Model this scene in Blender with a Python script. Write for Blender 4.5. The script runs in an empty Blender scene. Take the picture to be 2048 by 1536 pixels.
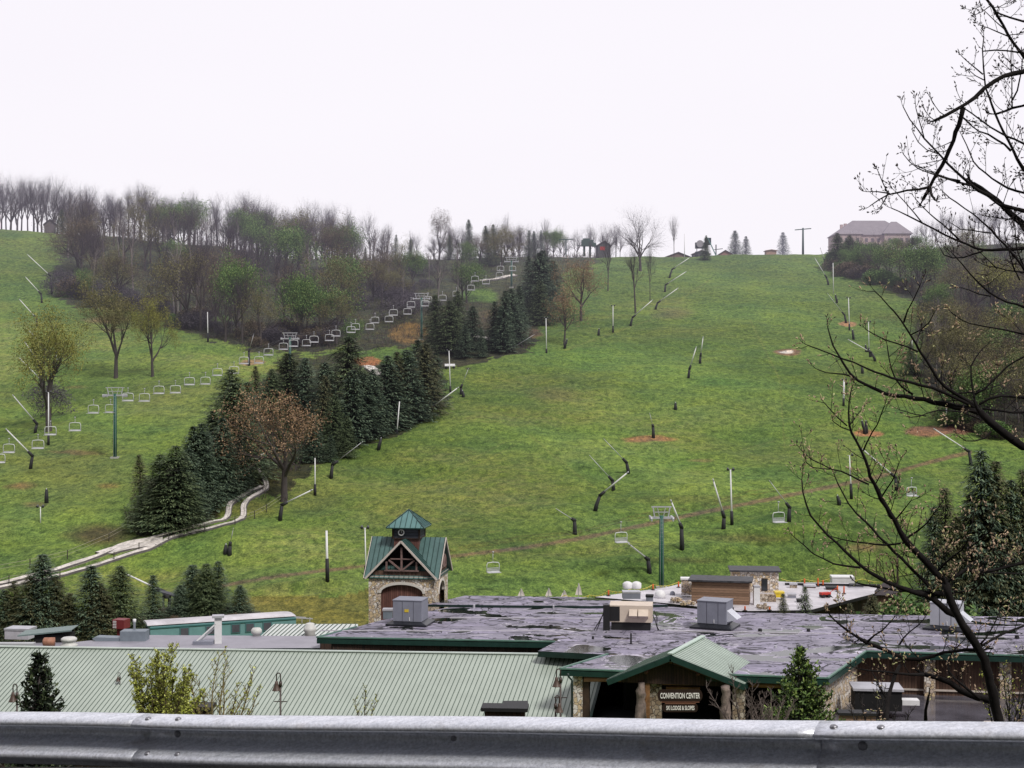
import bpy, math, random
import numpy as np
from mathutils import Vector, Matrix
R = math.radians
F, CX, CY = 2813.0, 1024.0, 768.0          # focal length and centre of the photograph in its own pixels
scn = bpy.context.scene
COL = scn.collection
rnd = random.Random(7)

# ------------------------------------------------------------------ helpers
def P(px, py, Y):
    return Vector(((px-CX)/F*Y, Y, (CY-py)/F*Y))
def PZ(px, py, z):
    Y = z*F/(CY-py)
    return Vector(((px-CX)/F*Y, Y, z))

class MB:
    def __init__(s): s.v=[]; s.f=[]; s.m=[]; s.cur=0; s.col=None
    def add(s, vs, fs, m=None):
        o=len(s.v); s.v.extend([tuple(q) for q in vs])
        for f in fs: s.f.append(tuple(i+o for i in f)); s.m.append(s.cur if m is None else m)
    def box(s, c, size, rz=0.0, m=None, M=None):
        sx,sy,sz=[q/2 for q in size]
        vs=[Vector((x,y,z)) for z in(-sz,sz) for y in(-sy,sy) for x in(-sx,sx)]
        if M is None: M=Matrix.Rotation(rz,3,'Z')
        c=Vector(c); vs=[M@q+c for q in vs]
        s.add(vs,[(0,2,3,1),(4,5,7,6),(0,1,5,4),(2,6,7,3),(0,4,6,2),(1,3,7,5)],m)
    def bar(s, a, b, w, h=None, m=None, up=(0,0,1)):
        a=Vector(a);b=Vector(b);h=h or w
        d=b-a; L=d.length
        if L<1e-6: return
        d/=L; u=Vector(up)
        if abs(d.dot(u))>.98: u=Vector((0,1,0)) if abs(d.y)<.9 else Vector((1,0,0))
        x=d.cross(u).normalized(); z=x.cross(d).normalized()
        M=Matrix((x,d,z)).transposed()
        s.box((a+b)/2,(w,L,h),M=M,m=m)
    def tube(s, pts, rad, n=6, m=None, cap=True):
        pts=[Vector(p) for p in pts]
        if not hasattr(rad,'__len__'): rad=[rad]*len(pts)
        vs=[];fs=[]; pu=None
        for i,p in enumerate(pts):
            d=(pts[min(i+1,len(pts)-1)]-pts[max(i-1,0)])
            d=d.normalized() if d.length>1e-9 else Vector((0,0,1))
            if pu is None:
                u=Vector((0,0,1)) if abs(d.z)<.9 else Vector((1,0,0))
            else: u=pu
            x=u-d*u.dot(d)
            if x.length<1e-6: x=Vector((1,0,0)) if abs(d.x)<.9 else Vector((0,1,0)); x=x-d*x.dot(d)
            x.normalize(); y=d.cross(x); pu=x
            for k in range(n):
                a=2*math.pi*k/n
                vs.append(p+(x*math.cos(a)+y*math.sin(a))*rad[i])
        for i in range(len(pts)-1):
            for k in range(n):
                k2=(k+1)%n
                fs.append((i*n+k,i*n+k2,(i+1)*n+k2,(i+1)*n+k))
        if cap and n>2:
            fs.append(tuple(range(n))[::-1]); fs.append(tuple((len(pts)-1)*n+k for k in range(n)))
        s.add(vs,fs,m)
    def prism(s, poly, dz, m=None, mside=None):
        """poly: list of top points (any z); extruded down by dz"""
        n=len(poly); top=[Vector(p) for p in poly]; bot=[p-Vector((0,0,dz)) for p in top]
        area=sum(top[i].x*top[(i+1)%n].y-top[(i+1)%n].x*top[i].y for i in range(n))
        if area<0: top.reverse(); bot.reverse()
        o=len(s.v)
        s.add(top+bot,[tuple(range(n))],m)
        s.f.append(tuple(o+n+i for i in range(n))[::-1]); s.m.append(s.cur if mside is None else mside)
        for i in range(n):
            j=(i+1)%n
            s.f.append((o+i,o+n+i,o+n+j,o+j)); s.m.append((s.cur if m is None else m) if mside is None else mside)
    def lathe(s, c, prof, n=12, m=None, rz=0):
        vs=[];fs=[]
        for r,z in prof:
            for k in range(n):
                a=2*math.pi*k/n+rz; vs.append((c[0]+r*math.cos(a),c[1]+r*math.sin(a),c[2]+z))
        for i in range(len(prof)-1):
            for k in range(n):
                k2=(k+1)%n; fs.append((i*n+k,i*n+k2,(i+1)*n+k2,(i+1)*n+k))
        fs.append(tuple(range(n))[::-1]); fs.append(tuple((len(prof)-1)*n+k for k in range(n)))
        s.add(vs,fs,m)
    def quad(s,a,b,c,d,m=None): s.add([a,b,c,d],[(0,1,2,3)],m)
    def build(s, name, mats, parent=None, smooth=False, cols=None):
        me=bpy.data.meshes.new(name)
        me.from_pydata([tuple(v) for v in s.v],[],s.f)
        if not isinstance(mats,(list,tuple)): mats=[mats]
        for mm in mats: me.materials.append(mm)
        if len(mats)>1: me.polygons.foreach_set('material_index',[min(i,len(mats)-1) for i in s.m])
        if smooth: me.polygons.foreach_set('use_smooth',[True]*len(s.f))
        if cols is not None:
            ca=me.color_attributes.new('Col','FLOAT_COLOR','POINT')
            ca.data.foreach_set('color',np.asarray(cols,dtype=np.float32).ravel())
        me.update()
        o=bpy.data.objects.new(name,me); COL.objects.link(o)
        if parent is not None: o.parent=parent
        return o

def tag(o,label=None,cat=None,group=None,kind=None):
    if label: o['label']=label
    if cat: o['category']=cat
    if group: o['group']=group
    if kind: o['kind']=kind
    return o
def thing(name,label,cat,loc=(0,0,0),rz=0,group=None,scale=1):
    o=bpy.data.objects.new(name,None); COL.objects.link(o)
    o.empty_display_size=.2
    o.location=loc; o.rotation_euler=(0,0,rz)
    o.scale=(scale,)*3 if not hasattr(scale,'__len__') else scale
    return tag(o,label,cat,group)
PROTO={}
def instance(kind, name, label, cat, loc, rz=0, scale=1, group=None):
    """copy of a prototype's parts under a new thing; the parts share mesh data"""
    t=thing(name,label,cat,loc,rz,group,scale)
    for (pn,me,sub) in PROTO[kind]:
        o=bpy.data.objects.new(pn,me); COL.objects.link(o); o.parent=t
        for (sn,sm) in sub:
            q=bpy.data.objects.new(sn,sm); COL.objects.link(q); q.parent=o
    return t
def mesh_of(mb,name,mats,smooth=False,cols=None):
    o=mb.build(name,mats,None,smooth,cols); me=o.data
    bpy.data.objects.remove(o); return me
def ordinal(i):
    w=['first','second','third','fourth','fifth','sixth','seventh','eighth','ninth','tenth','eleventh','twelfth','thirteenth','fourteenth','fifteenth','sixteenth','seventeenth','eighteenth','nineteenth','twentieth']
    if i<20: return w[i]
    t={2:'twenty',3:'thirty',4:'forty',5:'fifty'}
    d,u=divmod(i+1,10)
    return (t[d]+'-'+w[u-1]) if u else {2:'twentieth',3:'thirtieth',4:'fortieth',5:'fiftieth'}[d]

# ------------------------------------------------------------------ materials
HAZE=None
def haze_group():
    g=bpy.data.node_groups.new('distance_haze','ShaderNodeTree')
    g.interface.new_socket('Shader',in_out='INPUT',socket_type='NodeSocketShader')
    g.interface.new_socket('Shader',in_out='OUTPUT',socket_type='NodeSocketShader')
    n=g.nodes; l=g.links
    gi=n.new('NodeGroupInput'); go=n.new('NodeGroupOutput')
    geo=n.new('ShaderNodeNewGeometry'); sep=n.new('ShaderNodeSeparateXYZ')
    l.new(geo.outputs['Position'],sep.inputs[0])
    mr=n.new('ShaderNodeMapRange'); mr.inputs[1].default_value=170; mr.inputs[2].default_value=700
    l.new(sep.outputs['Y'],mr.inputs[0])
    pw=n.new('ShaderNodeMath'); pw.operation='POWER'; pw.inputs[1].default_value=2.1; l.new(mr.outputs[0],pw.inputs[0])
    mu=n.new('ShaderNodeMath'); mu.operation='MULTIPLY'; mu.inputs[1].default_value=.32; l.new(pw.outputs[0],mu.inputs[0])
    em=n.new('ShaderNodeEmission'); em.inputs[0].default_value=(.58,.55,.70,1); em.inputs[1].default_value=1  # haze painted into every material as a glow that grows with world depth
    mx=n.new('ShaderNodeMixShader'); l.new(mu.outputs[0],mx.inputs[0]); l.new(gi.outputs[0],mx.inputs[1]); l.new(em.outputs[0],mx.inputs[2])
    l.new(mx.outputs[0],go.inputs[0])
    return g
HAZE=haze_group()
class MatB:
    def __init__(s,name):
        s.m=bpy.data.materials.new(name); s.m.use_nodes=True
        s.nt=s.m.node_tree; s.nt.nodes.clear(); s.n=s.nt.nodes; s.l=s.nt.links
        s.out=s.n.new('ShaderNodeOutputMaterial'); s.b=s.n.new('ShaderNodeBsdfPrincipled')
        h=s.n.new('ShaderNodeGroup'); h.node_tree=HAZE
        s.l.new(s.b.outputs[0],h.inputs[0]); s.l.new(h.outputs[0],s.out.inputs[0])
        s.m.cycles.emission_sampling='NONE'
    def node(s,t,**k):
        q=s.n.new(t)
        for a,v in k.items(): setattr(q,a,v)
        return q
    def coord(s,obj=True,scale=(1,1,1),rot=(0,0,0),loc=(0,0,0)):
        tc=s.node('ShaderNodeTexCoord'); mp=s.node('ShaderNodeMapping')
        mp.inputs['Scale'].default_value=scale; mp.inputs['Rotation'].default_value=rot; mp.inputs['Location'].default_value=loc
        if obj: s.l.new(tc.outputs['Object'],mp.inputs[0])
        else:
            g=s.node('ShaderNodeNewGeometry'); s.l.new(g.outputs['Position'],mp.inputs[0])
        return mp.outputs[0]
    def noise(s,vec,scale,detail=4,rough=.6,dist=0):
        q=s.node('ShaderNodeTexNoise'); q.inputs['Scale'].default_value=scale; q.inputs['Detail'].default_value=detail
        q.inputs['Roughness'].default_value=rough; q.inputs['Distortion'].default_value=dist
        s.l.new(vec,q.inputs['Vector']); return q.outputs['Fac']
    def ramp(s,fac,stops,interp='LINEAR'):
        q=s.node('ShaderNodeValToRGB'); cr=q.color_ramp; cr.interpolation=interp
        while len(cr.elements)<len(stops): cr.elements.new(.5)
        for e,(p,c) in zip(cr.elements,stops): e.position=p; e.color=(*c,1) if len(c)==3 else c
        s.l.new(fac,q.inputs[0]); return q.outputs[0]
    def mix(s,a,b,fac,mode='MIX'):
        q=s.node('ShaderNodeMix',data_type='RGBA',blend_type=mode)
        for sock,val in ((q.inputs[0],fac),(q.inputs[6],a),(q.inputs[7],b)):
            if isinstance(val,(int,float)): sock.default_value=val
            elif isinstance(val,tuple): sock.default_value=(*val,1) if len(val)==3 else val
            else: s.l.new(val,sock)
        return q.outputs[2]
    def bump(s,fac,strength=.3,dist=.05):
        q=s.node('ShaderNodeBump'); q.inputs['Strength'].default_value=strength; q.inputs['Distance'].default_value=dist
        s.l.new(fac,q.inputs['Height']); s.l.new(q.outputs[0],s.b.inputs['Normal'])
    def set(s,**k):
        for a,v in k.items():
            i=s.b.inputs[a.replace('_',' ')]
            if isinstance(v,(int,float)): i.default_value=v
            elif isinstance(v,tuple): i.default_value=(*v,1) if len(v)==3 else v
            else: s.l.new(v,i)
        return s
MATS={}
def simple(name,c,rough=.7,var=.25,scale=3,metal=0,bump=0,obj=True,spec=.5,c2=None):
    if name in MATS: return MATS[name]
    b=MatB(name); v=b.coord(obj)
    f=b.noise(v,scale,5,.65)
    lo=tuple(q*(1-var) for q in c) if c2 is None else c2; hi=tuple(min(1,q*(1+var)) for q in c)
    col=b.ramp(f,[(.3,lo),(.7,hi)])
    b.set(Base_Color=col,Roughness=rough,Metallic=metal)
    b.b.inputs['Specular IOR Level'].default_value=spec
    if bump: b.bump(f,bump,.03)
    MATS[name]=b.m; return b.m

# ------------------------------------------------------------------ camera, world, light
cam=bpy.data.cameras.new('camera'); cam.sensor_width=36; cam.lens=36*F/2048; cam.clip_start=.1; cam.clip_end=9000
co=bpy.data.objects.new('camera',cam); COL.objects.link(co); co.rotation_euler=(R(90),0,0); scn.camera=co
w=bpy.data.worlds.new('World'); scn.world=w; w.use_nodes=True
nt=w.node_tree; nt.nodes.clear()
SUN_EL,SUN_AZ=R(50),R(142)     # azimuth measured clockwise from +Y: behind the viewer, to the right
sky=nt.nodes.new('ShaderNodeTexSky'); sky.sky_type='NISHITA'; sky.sun_disc=False; sky.sun_elevation=SUN_EL; sky.sun_rotation=SUN_AZ
sky.dust_density=5; sky.air_density=1.2
mixn=nt.nodes.new('ShaderNodeMix'); mixn.data_type='RGBA'; mixn.inputs[0].default_value=.95
mixn.inputs[7].default_value=(10.25,9.9,10.4,1)       # the flat white cloud deck
nt.links.new(sky.outputs[0],mixn.inputs[6])
bg=nt.nodes.new('ShaderNodeBackground'); bg.inputs[1].default_value=.1
# the cloud deck is brightest over the ridge and duller overhead and behind
tcw=nt.nodes.new('ShaderNodeTexCoord'); sw=nt.nodes.new('ShaderNodeSeparateXYZ'); nt.links.new(tcw.outputs['Generated'],sw.inputs[0])
mrw=nt.nodes.new('ShaderNodeMapRange'); mrw.interpolation_type='SMOOTHSTEP'
for i_,v_ in ((1,-.35),(2,.75),(3,.42),(4,1.0)): mrw.inputs[i_].default_value=v_
nt.links.new(sw.outputs['Y'],mrw.inputs[0])
mulw=nt.nodes.new('ShaderNodeMix'); mulw.data_type='RGBA'; mulw.blend_type='MULTIPLY'; mulw.inputs[0].default_value=1
cn=nt.nodes.new('ShaderNodeTexNoise'); cn.inputs['Scale'].default_value=2.2; cn.inputs['Detail'].default_value=3
mpw=nt.nodes.new('ShaderNodeMapping'); mpw.inputs['Scale'].default_value=(1,1,3.5); nt.links.new(tcw.outputs['Generated'],mpw.inputs[0]); nt.links.new(mpw.outputs[0],cn.inputs['Vector'])
cw=nt.nodes.new('ShaderNodeMix'); cw.data_type='RGBA'; cw.inputs[6].default_value=(.955,.945,.965,1); cw.inputs[7].default_value=(1.0,1.0,1.0,1); nt.links.new(cn.outputs['Fac'],cw.inputs[0])
c2w=nt.nodes.new('ShaderNodeMix'); c2w.data_type='RGBA'; c2w.blend_type='MULTIPLY'; c2w.inputs[0].default_value=1
nt.links.new(mixn.outputs[2],c2w.inputs[6]); nt.links.new(cw.outputs[2],c2w.inputs[7]); nt.links.new(c2w.outputs[2],mulw.inputs[6]); nt.links.new(mrw.outputs[0],mulw.inputs[7])
nt.links.new(mulw.outputs[2],bg.inputs[0])
ow=nt.nodes.new('ShaderNodeOutputWorld'); nt.links.new(bg.outputs[0],ow.inputs[0])
sl=bpy.data.lights.new('sun','SUN'); sl.energy=2.7; sl.angle=R(12); sl.color=(1,.96,.9)
so=bpy.data.objects.new('sun',sl); COL.objects.link(so)
sd=Vector((math.sin(SUN_AZ)*math.cos(SUN_EL),math.cos(SUN_AZ)*math.cos(SUN_EL),math.sin(SUN_EL)))
so.rotation_euler=sd.to_track_quat('Z','Y').to_euler()
scn.view_settings.view_transform='Standard'; scn.view_settings.look='None'; scn.view_settings.exposure=0

# ------------------------------------------------------------------ terrain function
PXN=[-400,0,200,400,600,800,1000,1300,1600,1800,2048,2450]
YN=[150,180,225,290,340,400,440,480]
ROWS={ # photo rows of the bare ground surveyed at each distance
-400:[1227,1095,930,790,680,560,490,430],
0:[1227,1090,925,785,685,580,515,460],
200:[1227,1088,922,775,680,585,524,472],
400:[1227,1086,922,765,668,600,545,492],
600:[1227,1084,924,765,685,610,560,518],
800:[1227,1082,924,758,672,600,555,522],
1000:[1227,1080,924,750,666,590,547,516],
1300:[1225,1078,924,748,664,582,543,514],
1600:[1225,1078,926,748,662,580,540,510],
1800:[1225,1080,928,750,662,578,538,500],
2048:[1225,1082,930,750,660,575,530,488],
2450:[1225,1082,930,750,655,560,500,450]}
def pchip(x,y,xq):
    x=np.asarray(x,float);y=np.asarray(y,float);h=np.diff(x);d=np.diff(y)/h
    m=np.zeros(len(x))
    for i in range(1,len(x)-1):
        if d[i-1]*d[i]>0:
            w1=2*h[i]+h[i-1];w2=h[i]+2*h[i-1]; m[i]=(w1+w2)/(w1/d[i-1]+w2/d[i])
    m[0]=d[0];m[-1]=d[-1]
    k=np.clip(np.searchsorted(x,xq)-1,0,len(x)-2); t=(xq-x[k])/h[k]
    t=np.clip(t,0,1)
    return (2*t**3-3*t**2+1)*y[k]+(t**3-2*t**2+t)*h[k]*m[k]+(-2*t**3+3*t**2)*y[k+1]+(t**3-t**2)*h[k]*m[k+1]
YD=np.unique(np.concatenate([np.linspace(2,150,300),np.linspace(150,620,1400),np.linspace(620,3500,200)]))
TAB=[]
for p in PXN:
    ys=[2,10.5,13,46,60,120]; zs=[-2.9,-2.9,-4.2,-25.3,-25.6,-25.2]
    for Y,r in zip(YN,ROWS[p]): ys.append(Y); zs.append((CY-r)/F*Y)
    zr=zs[-1]
    ys+= [515,600,900,3600]; zs+=[zr+1.0,zr-1,zr-25,zr-60]
    TAB.append(pchip(ys,zs,YD))
TAB=np.array(TAB)
def bumps(X,Y):
    a=np.clip((Y-140)/25,0,1)
    b=.35*np.sin(X*.21+1.3*np.sin(Y*.05))*np.sin(Y*.17+X*.04)+.22*np.sin(X*.43+Y*.31)*np.cos(Y*.39-X*.17)+.5*np.sin(X*.071+2)*np.sin(Y*.083+.7)
    b+=.10*np.sin(X*1.1+2*np.sin(Y*.23))*np.sin(Y*.9+X*.35)
    fade=np.clip((500-Y)/60,0,1)
    r=a*b*(.35+.65*fade)
    def g(px,py,sx,sy,h):     # a mound standing on the slope
        Yc=MC[(px,py)]; xc=(px-CX)/F*Yc
        return h*np.exp(-((X-xc)/sx)**2-((Y-Yc)/sy)**2)
    for (px,py,sx,sy,h) in MOUNDS: r=r+g(px,py,sx,sy,h)
    return r
MOUNDS=[(1520,1085,9,4,2.0),(1640,1060,7,4,2.2),(1400,1115,7,3,1.4),(1720,1100,10,4,2.0),(1600,1120,8,3,1.3),(1330,1135,9,2.5,.9),(640,1185,6,2.5,1.5),(860,1010,12,8,.8),(1650,850,10,5,1.3),(1850,1150,8,4,1.5),(560,1085,8,5,1.2),(820,650,10,6,3.0),(1000,585,9,8,2.0)]
MC={}
def base_z(X,Y):
    X=np.asarray(X,float);Y=np.asarray(Y,float)
    px=np.clip(CX+F*X/np.maximum(Y,1),PXN[0],PXN[-1]-1e-3)
    k=np.clip(np.searchsorted(PXN,px,side='right')-1,0,len(PXN)-2)
    pn=np.array(PXN,float); t=(px-pn[k])/(pn[k+1]-pn[k]); t=t*t*(3-2*t)
    j=np.clip(np.searchsorted(YD,Y)-1,0,len(YD)-2); s=np.clip((Y-YD[j])/(YD[j+1]-YD[j]),0,1)
    a=TAB[k,j]*(1-s)+TAB[k,j+1]*s; b=TAB[k+1,j]*(1-s)+TAB[k+1,j+1]*s
    return a*(1-t)+b*t
YS=np.linspace(60,520,5000)
def _hit(px,py,fn):
    X=(px-CX)/F*YS; z=fn(X,YS); row=CY-z*F/YS
    i=np.where(row<=py)[0]
    i=i[0] if len(i) else int(np.argmin(row))
    return YS[i]
for (px,py,*_) in MOUNDS: MC[(px,py)]=_hit(px,py,base_z)
def zf(X,Y): return base_z(X,Y)+bumps(np.asarray(X,float),np.asarray(Y,float))
_gc={}
def G(px,py,dz=0.0):
    """the point of the ground seen at this place of the photograph"""
    k=(round(px,1),round(py,1))
    if k not in _gc:
        Y=float(_hit(px,py,zf)); X=(px-CX)/F*Y
        _gc[k]=(X,Y,float(zf(X,Y)))
    x,y,z=_gc[k]; return Vector((x,y,z+dz))
def GZ(x,y): return float(zf(x,y))
# ------------------------------------------------------------------ terrain mesh
rng=np.random.default_rng(3)
def vnoise(x,y,seed,sc):
    """smooth value noise in world metres"""
    r=np.random.default_rng(seed); T=r.random((256,256))
    x=x/sc;y=y/sc; xi=np.floor(x).astype(int);yi=np.floor(y).astype(int); fx=x-xi;fy=y-yi
    fx=fx*fx*(3-2*fx);fy=fy*fy*(3-2*fy)
    g=lambda a,b:T[a%256,b%256]
    return (g(xi,yi)*(1-fx)+g(xi+1,yi)*fx)*(1-fy)+(g(xi,yi+1)*(1-fx)+g(xi+1,yi+1)*fx)*fy
def inpoly(x,y,poly):
    r=np.zeros(x.shape,bool); n=len(poly); j=n-1
    for i in range(n):
        xi,yi=poly[i];xj,yj=poly[j]
        if yi!=yj:
            r^=((yi>y)!=(yj>y))&(x<(xj-xi)*(y-yi)/(yj-yi)+xi)
        j=i
    return r
def polydist(x,y,pl,ys=1.0):
    d=np.full(x.shape,1e9)
    for (a,b),(c,e) in zip(pl[:-1],pl[1:]):
        dx,dy=c-a,(e-b)*ys; L=dx*dx+dy*dy
        t=np.clip(((x-a)*dx+(y-b)*ys*dy)/L,0,1)
        d=np.minimum(d,np.hypot(x-a-t*dx,(y-b)*ys-t*dy))
    return d
WOOD_L=[(60,400),(112,466),(128,500),(112,545),(118,590),(150,612),(250,620),(345,655),(430,682),(500,698),(560,706),(650,700),(720,695),(760,700),(840,690),(870,735),(960,725),(1055,705),(1075,660),(1100,600),(1130,545),(1200,522),(1210,400)]
WOOD_R=[(1655,490),(1668,530),(1690,553),(1770,575),(1850,610),(1890,660),(1870,700),(1830,745),(1850,765),(1900,800),(1890,850),(1950,872),(2040,880),(2500,880),(2500,300),(1655,300)]
STRIP=[(262,1050),(275,1075),(400,1050),(450,1010),(500,990),(560,1000),(600,950),(700,900),(790,868),(885,815),(885,720),(840,700),(700,705),(560,715),(530,760),(470,830),(415,880),(300,960)]
us=np.concatenate([np.linspace(-2.2,-.42,60)[:-1],np.linspace(-.42,.42,900),np.linspace(.42,2.2,60)[1:]])
ysr=np.unique(np.concatenate([np.linspace(2,60,60),np.linspace(60,140,60),np.linspace(140,500,560),np.linspace(500,620,50),np.linspace(620,3400,40)]))
U,YY=np.meshgrid(us,ysr); XX=U*YY; ZZ=zf(XX,YY)
px=CX+F*U; row=CY-ZZ*F/YY
n1=vnoise(XX,YY*1.6,1,14);n2=vnoise(XX,YY*2,2,4);n3=vnoise(XX,YY*2,5,1.5);n4=vnoise(XX,YY,9,40)
gA=np.array([.092,.172,.044]);gB=np.array([.178,.248,.062]);gC=np.array([.23,.20,.10])
k=np.clip(.5*n1+.3*n2+.35*n4-.15,0,1)[...,None]
C=gA*(1-k)+gB*k
kb=(np.clip((n1*.6+n4*.5-.62)*3.0,0,1)*np.clip((n3-.15)*1.6,0,1)*.38)[...,None]; C=C*(1-kb)+gC*kb
C*=(.90+.2*n3)[...,None]; C*=(.72+.5*vnoise(XX+.6*YY,YY,33,26))[...,None]
jx=px+(n2-.5)*34+(n3-.5)*16; jr=row+(vnoise(XX,YY,21,5)-.5)*18+(vnoise(XX,YY,22,1.5)-.5)*10
def blend(mask,col,amt=1.0):
    global C
    m=(np.clip(mask,0,1)*amt)[...,None]; C=C*(1-m)+np.array(col)*m
litter=np.stack([.034+.030*n3,.030+.024*n3,.028+.020*n2],-1)
def blend_arr(mask,arr,amt=1.0):
    global C
    m=(np.clip(mask,0,1)*amt)[...,None]; C=C*(1-m)+arr*m
back=YY>470
far_ok=(YY<520)
blend_arr((inpoly(jx,jr,WOOD_L)&(YY>190)).astype(float),litter,.93)
blend_arr((inpoly(jx,jr,WOOD_R)&(YY>190)).astype(float),litter,.9)
blend_arr((inpoly(jx,jr,STRIP)).astype(float),litter*.7,.85)
blend_arr((YY>483).astype(float),litter*1.2,.6)
def ell(cx,cy,rx,ry,col,amt=.9,soft=.5):
    d=((jx-cx)*.35+(px-cx)*.65)/rx; e=((jr-cy)*.25+(row-cy)*.75)/ry
    q=d*d+e*e; blend(np.clip((1.15-q)/soft,0,1)*(YY>100),col,amt)
ell(960,592,42,14,gA*1.2,.85);ell(775,712,60,14,gA*1.2,.8);ell(640,560,30,10,gA,.5);ell(440,640,25,9,gA,.7)
ell(820,668,42,22,(.22,.13,.055),.8);ell(735,722,30,9,(.42,.17,.09),.85)
ell(985,640,50,22,(.10,.07,.05),.7);ell(1060,668,26,10,(.16,.09,.065),.8)
red=(.20,.095,.075)
PATH=[(440,1172),(560,1152),(650,1141),(740,1131),(900,1113),(1050,1095),(1150,1079),(1280,1052),(1400,1026),(1500,1006),(1600,986),(1750,955),(1850,927),(1940,904)]
pd=polydist(px,row+(n3-.5)*1.5,PATH,1.0); blend(np.clip((4.2+1.5*n2-pd)/2.5,0,1)*(YY>140),(.19,.125,.095),.8)
for off in (-17,-24):
    pd=polydist(px,row+(n3-.5)*2,[(a,b+off*(.6+.4*(i%2))) for i,(a,b) in enumerate(PATH[4:12])]); blend(np.clip((1.8-pd),0,1)*(YY>140),(.09,.085,.03),.55)
ell(1298,878,56,7,(.36,.19,.10),.9,.7);ell(1575,705,30,7,(.26,.13,.11),.8);ell(1574,705,15,3.6,(.75,.68,.66),1,.4)
ell(1697,648,22,4.5,(.42,.22,.14),.9);ell(1735,868,30,7,(.42,.20,.12),.9);ell(1858,862,46,12,(.27,.12,.105),.8);ell(1925,853,32,17,(.25,.10,.09),.85)
ell(1345,628,46,14,(.17,.12,.08),.55,1.1);ell(1400,920,34,4,(.22,.14,.10),.5,1);ell(1110,790,60,16,(.17,.14,.07),.5,1.1)
ell(40,972,34,9,red,.7,1.1);ell(70,1010,28,7,red,.5,1.1);ell(150,905,62,5,red,.6,1);ell(215,970,26,7,(.22,.13,.07),.6,1);ell(215,640,50,9,(.26,.16,.13),.7,1)
ell(230,660,30,6,(.22,.12,.10),.5,1);ell(200,1070,80,24,(.085,.055,.04),.8,1);ell(505,724,26,7,(.36,.22,.15),.8)
ell(150,775,30,4,(.16,.12,.06),.5,1);ell(1380,1000,180,10,(.14,.13,.05),.35,1.2);ell(1500,1075,110,10,(.12,.085,.05),.6,1.2);ell(1730,1095,50,10,(.19,.12,.085),.7,1.1)
ell(1620,1095,90,18,gA*.8,.5,1.2);ell(1350,1120,120,7,(.09,.07,.035),.6,1.2)
ell(490,1015,90,26,(.15,.125,.05),.6,1.2);ell(1270,870,1,1,red,.1);ell(1700,1150,130,14,(.15,.19,.06),.7,1.1)
for ln in ([(640,1035),(760,1000),(900,940),(1010,885)],[(655,1050),(780,1012),(920,950),(1030,890)],[(1060,870),(1130,930),(1200,985)],[(1130,700),(1300,640),(1420,560)],[(560,1120),(700,1098),(860,1085),(1010,1060)],[(1480,900),(1600,870),(1700,830)],[(1500,640),(1560,760),(1570,900)]):
    pd=polydist(px,row+(n3-.5)*3,ln); blend(np.clip((2.2-pd)/1.5,0,1)*(YY>140),(.20,.22,.075),.38)
for q_ in ((1560,1066,70,8),(1660,1086,80,9),(1480,1104,90,7),(1250,1125,120,6),(1740,1070,60,8),(620,1172,90,6),(1000,1160,160,7),(1420,1068,50,6)): ell(*q_,gA*.62,.55,1.1)  # hollows between mounds darkened in the grass colour to suggest relief shade
ell(130,940,190,95,(.175,.155,.075),.38,1.2); ell(350,800,130,60,(.17,.16,.075),.34,1.2); ell(620,1000,70,40,(.16,.15,.07),.35,1.2); ell(820,1000,260,40,(.20,.22,.07),.25,1.2)
# brown rough embankment behind the rail carriage
emb=inpoly(jx,jr,[(480,1188),(560,1196),(640,1192),(745,1186),(745,1262),(420,1262)]); blend(emb.astype(float)*(YY>100),(.185,.155,.045) ,.7)
blend((inpoly(jx,jr,[(0,1225),(520,1225),(520,1300),(0,1300)])&(YY>100)).astype(float),(.10,.07,.035),.7)
blend((YY<70).astype(float),(.05,.045,.03),.9)
blend((YY<11.2).astype(float),(.035,.035,.037),1)
cool=(np.clip((YY-260)/220,0,1)*.45)[...,None]; C=C*(1-cool)+(C*.35+np.array([.072,.112,.056])*.9)*cool  # far ground greyed with distance, haze mixed into the vertex colour
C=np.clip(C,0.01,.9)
nr,nc=YY.shape
me=bpy.data.meshes.new('hillside')
verts=np.stack([XX,YY,ZZ],-1).reshape(-1,3)
idx=np.arange(nr*nc).reshape(nr,nc)
quads=np.stack([idx[:-1,:-1],idx[:-1,1:],idx[1:,1:],idx[1:,:-1]],-1).reshape(-1,4)
me.vertices.add(len(verts)); me.vertices.foreach_set('co',verts.ravel())
me.loops.add(len(quads)*4); me.loops.foreach_set('vertex_index',quads.ravel())
me.polygons.add(len(quads)); me.polygons.foreach_set('loop_start',np.arange(0,len(quads)*4,4)); me.polygons.foreach_set('loop_total',np.full(len(quads),4))
me.polygons.foreach_set('use_smooth',np.ones(len(quads),bool)); me.update(calc_edges=True)
ca=me.color_attributes.new('Col','FLOAT_COLOR','POINT')
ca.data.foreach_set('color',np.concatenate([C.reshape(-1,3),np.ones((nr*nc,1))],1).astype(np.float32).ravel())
b=MatB('grass_slope'); v=b.coord(False,(1,1,1))
at=b.node('ShaderNodeAttribute',attribute_name='Col')
fA=b.noise(b.coord(False,(.75,.42,1)),1.5,6,.75,.3); fB=b.noise(b.coord(False,(.8,.5,1)),5.0,5,.75); fC=b.noise(v,.11,3,.6)
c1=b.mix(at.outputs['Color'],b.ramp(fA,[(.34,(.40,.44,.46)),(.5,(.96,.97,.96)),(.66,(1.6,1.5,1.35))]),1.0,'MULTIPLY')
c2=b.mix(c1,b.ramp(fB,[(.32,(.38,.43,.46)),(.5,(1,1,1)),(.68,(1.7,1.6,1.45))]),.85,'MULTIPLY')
c3=b.mix(c2,b.ramp(fC,[(.3,(.8,.86,.95)),(.7,(1.22,1.12,.9))]),1,'MULTIPLY')
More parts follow.
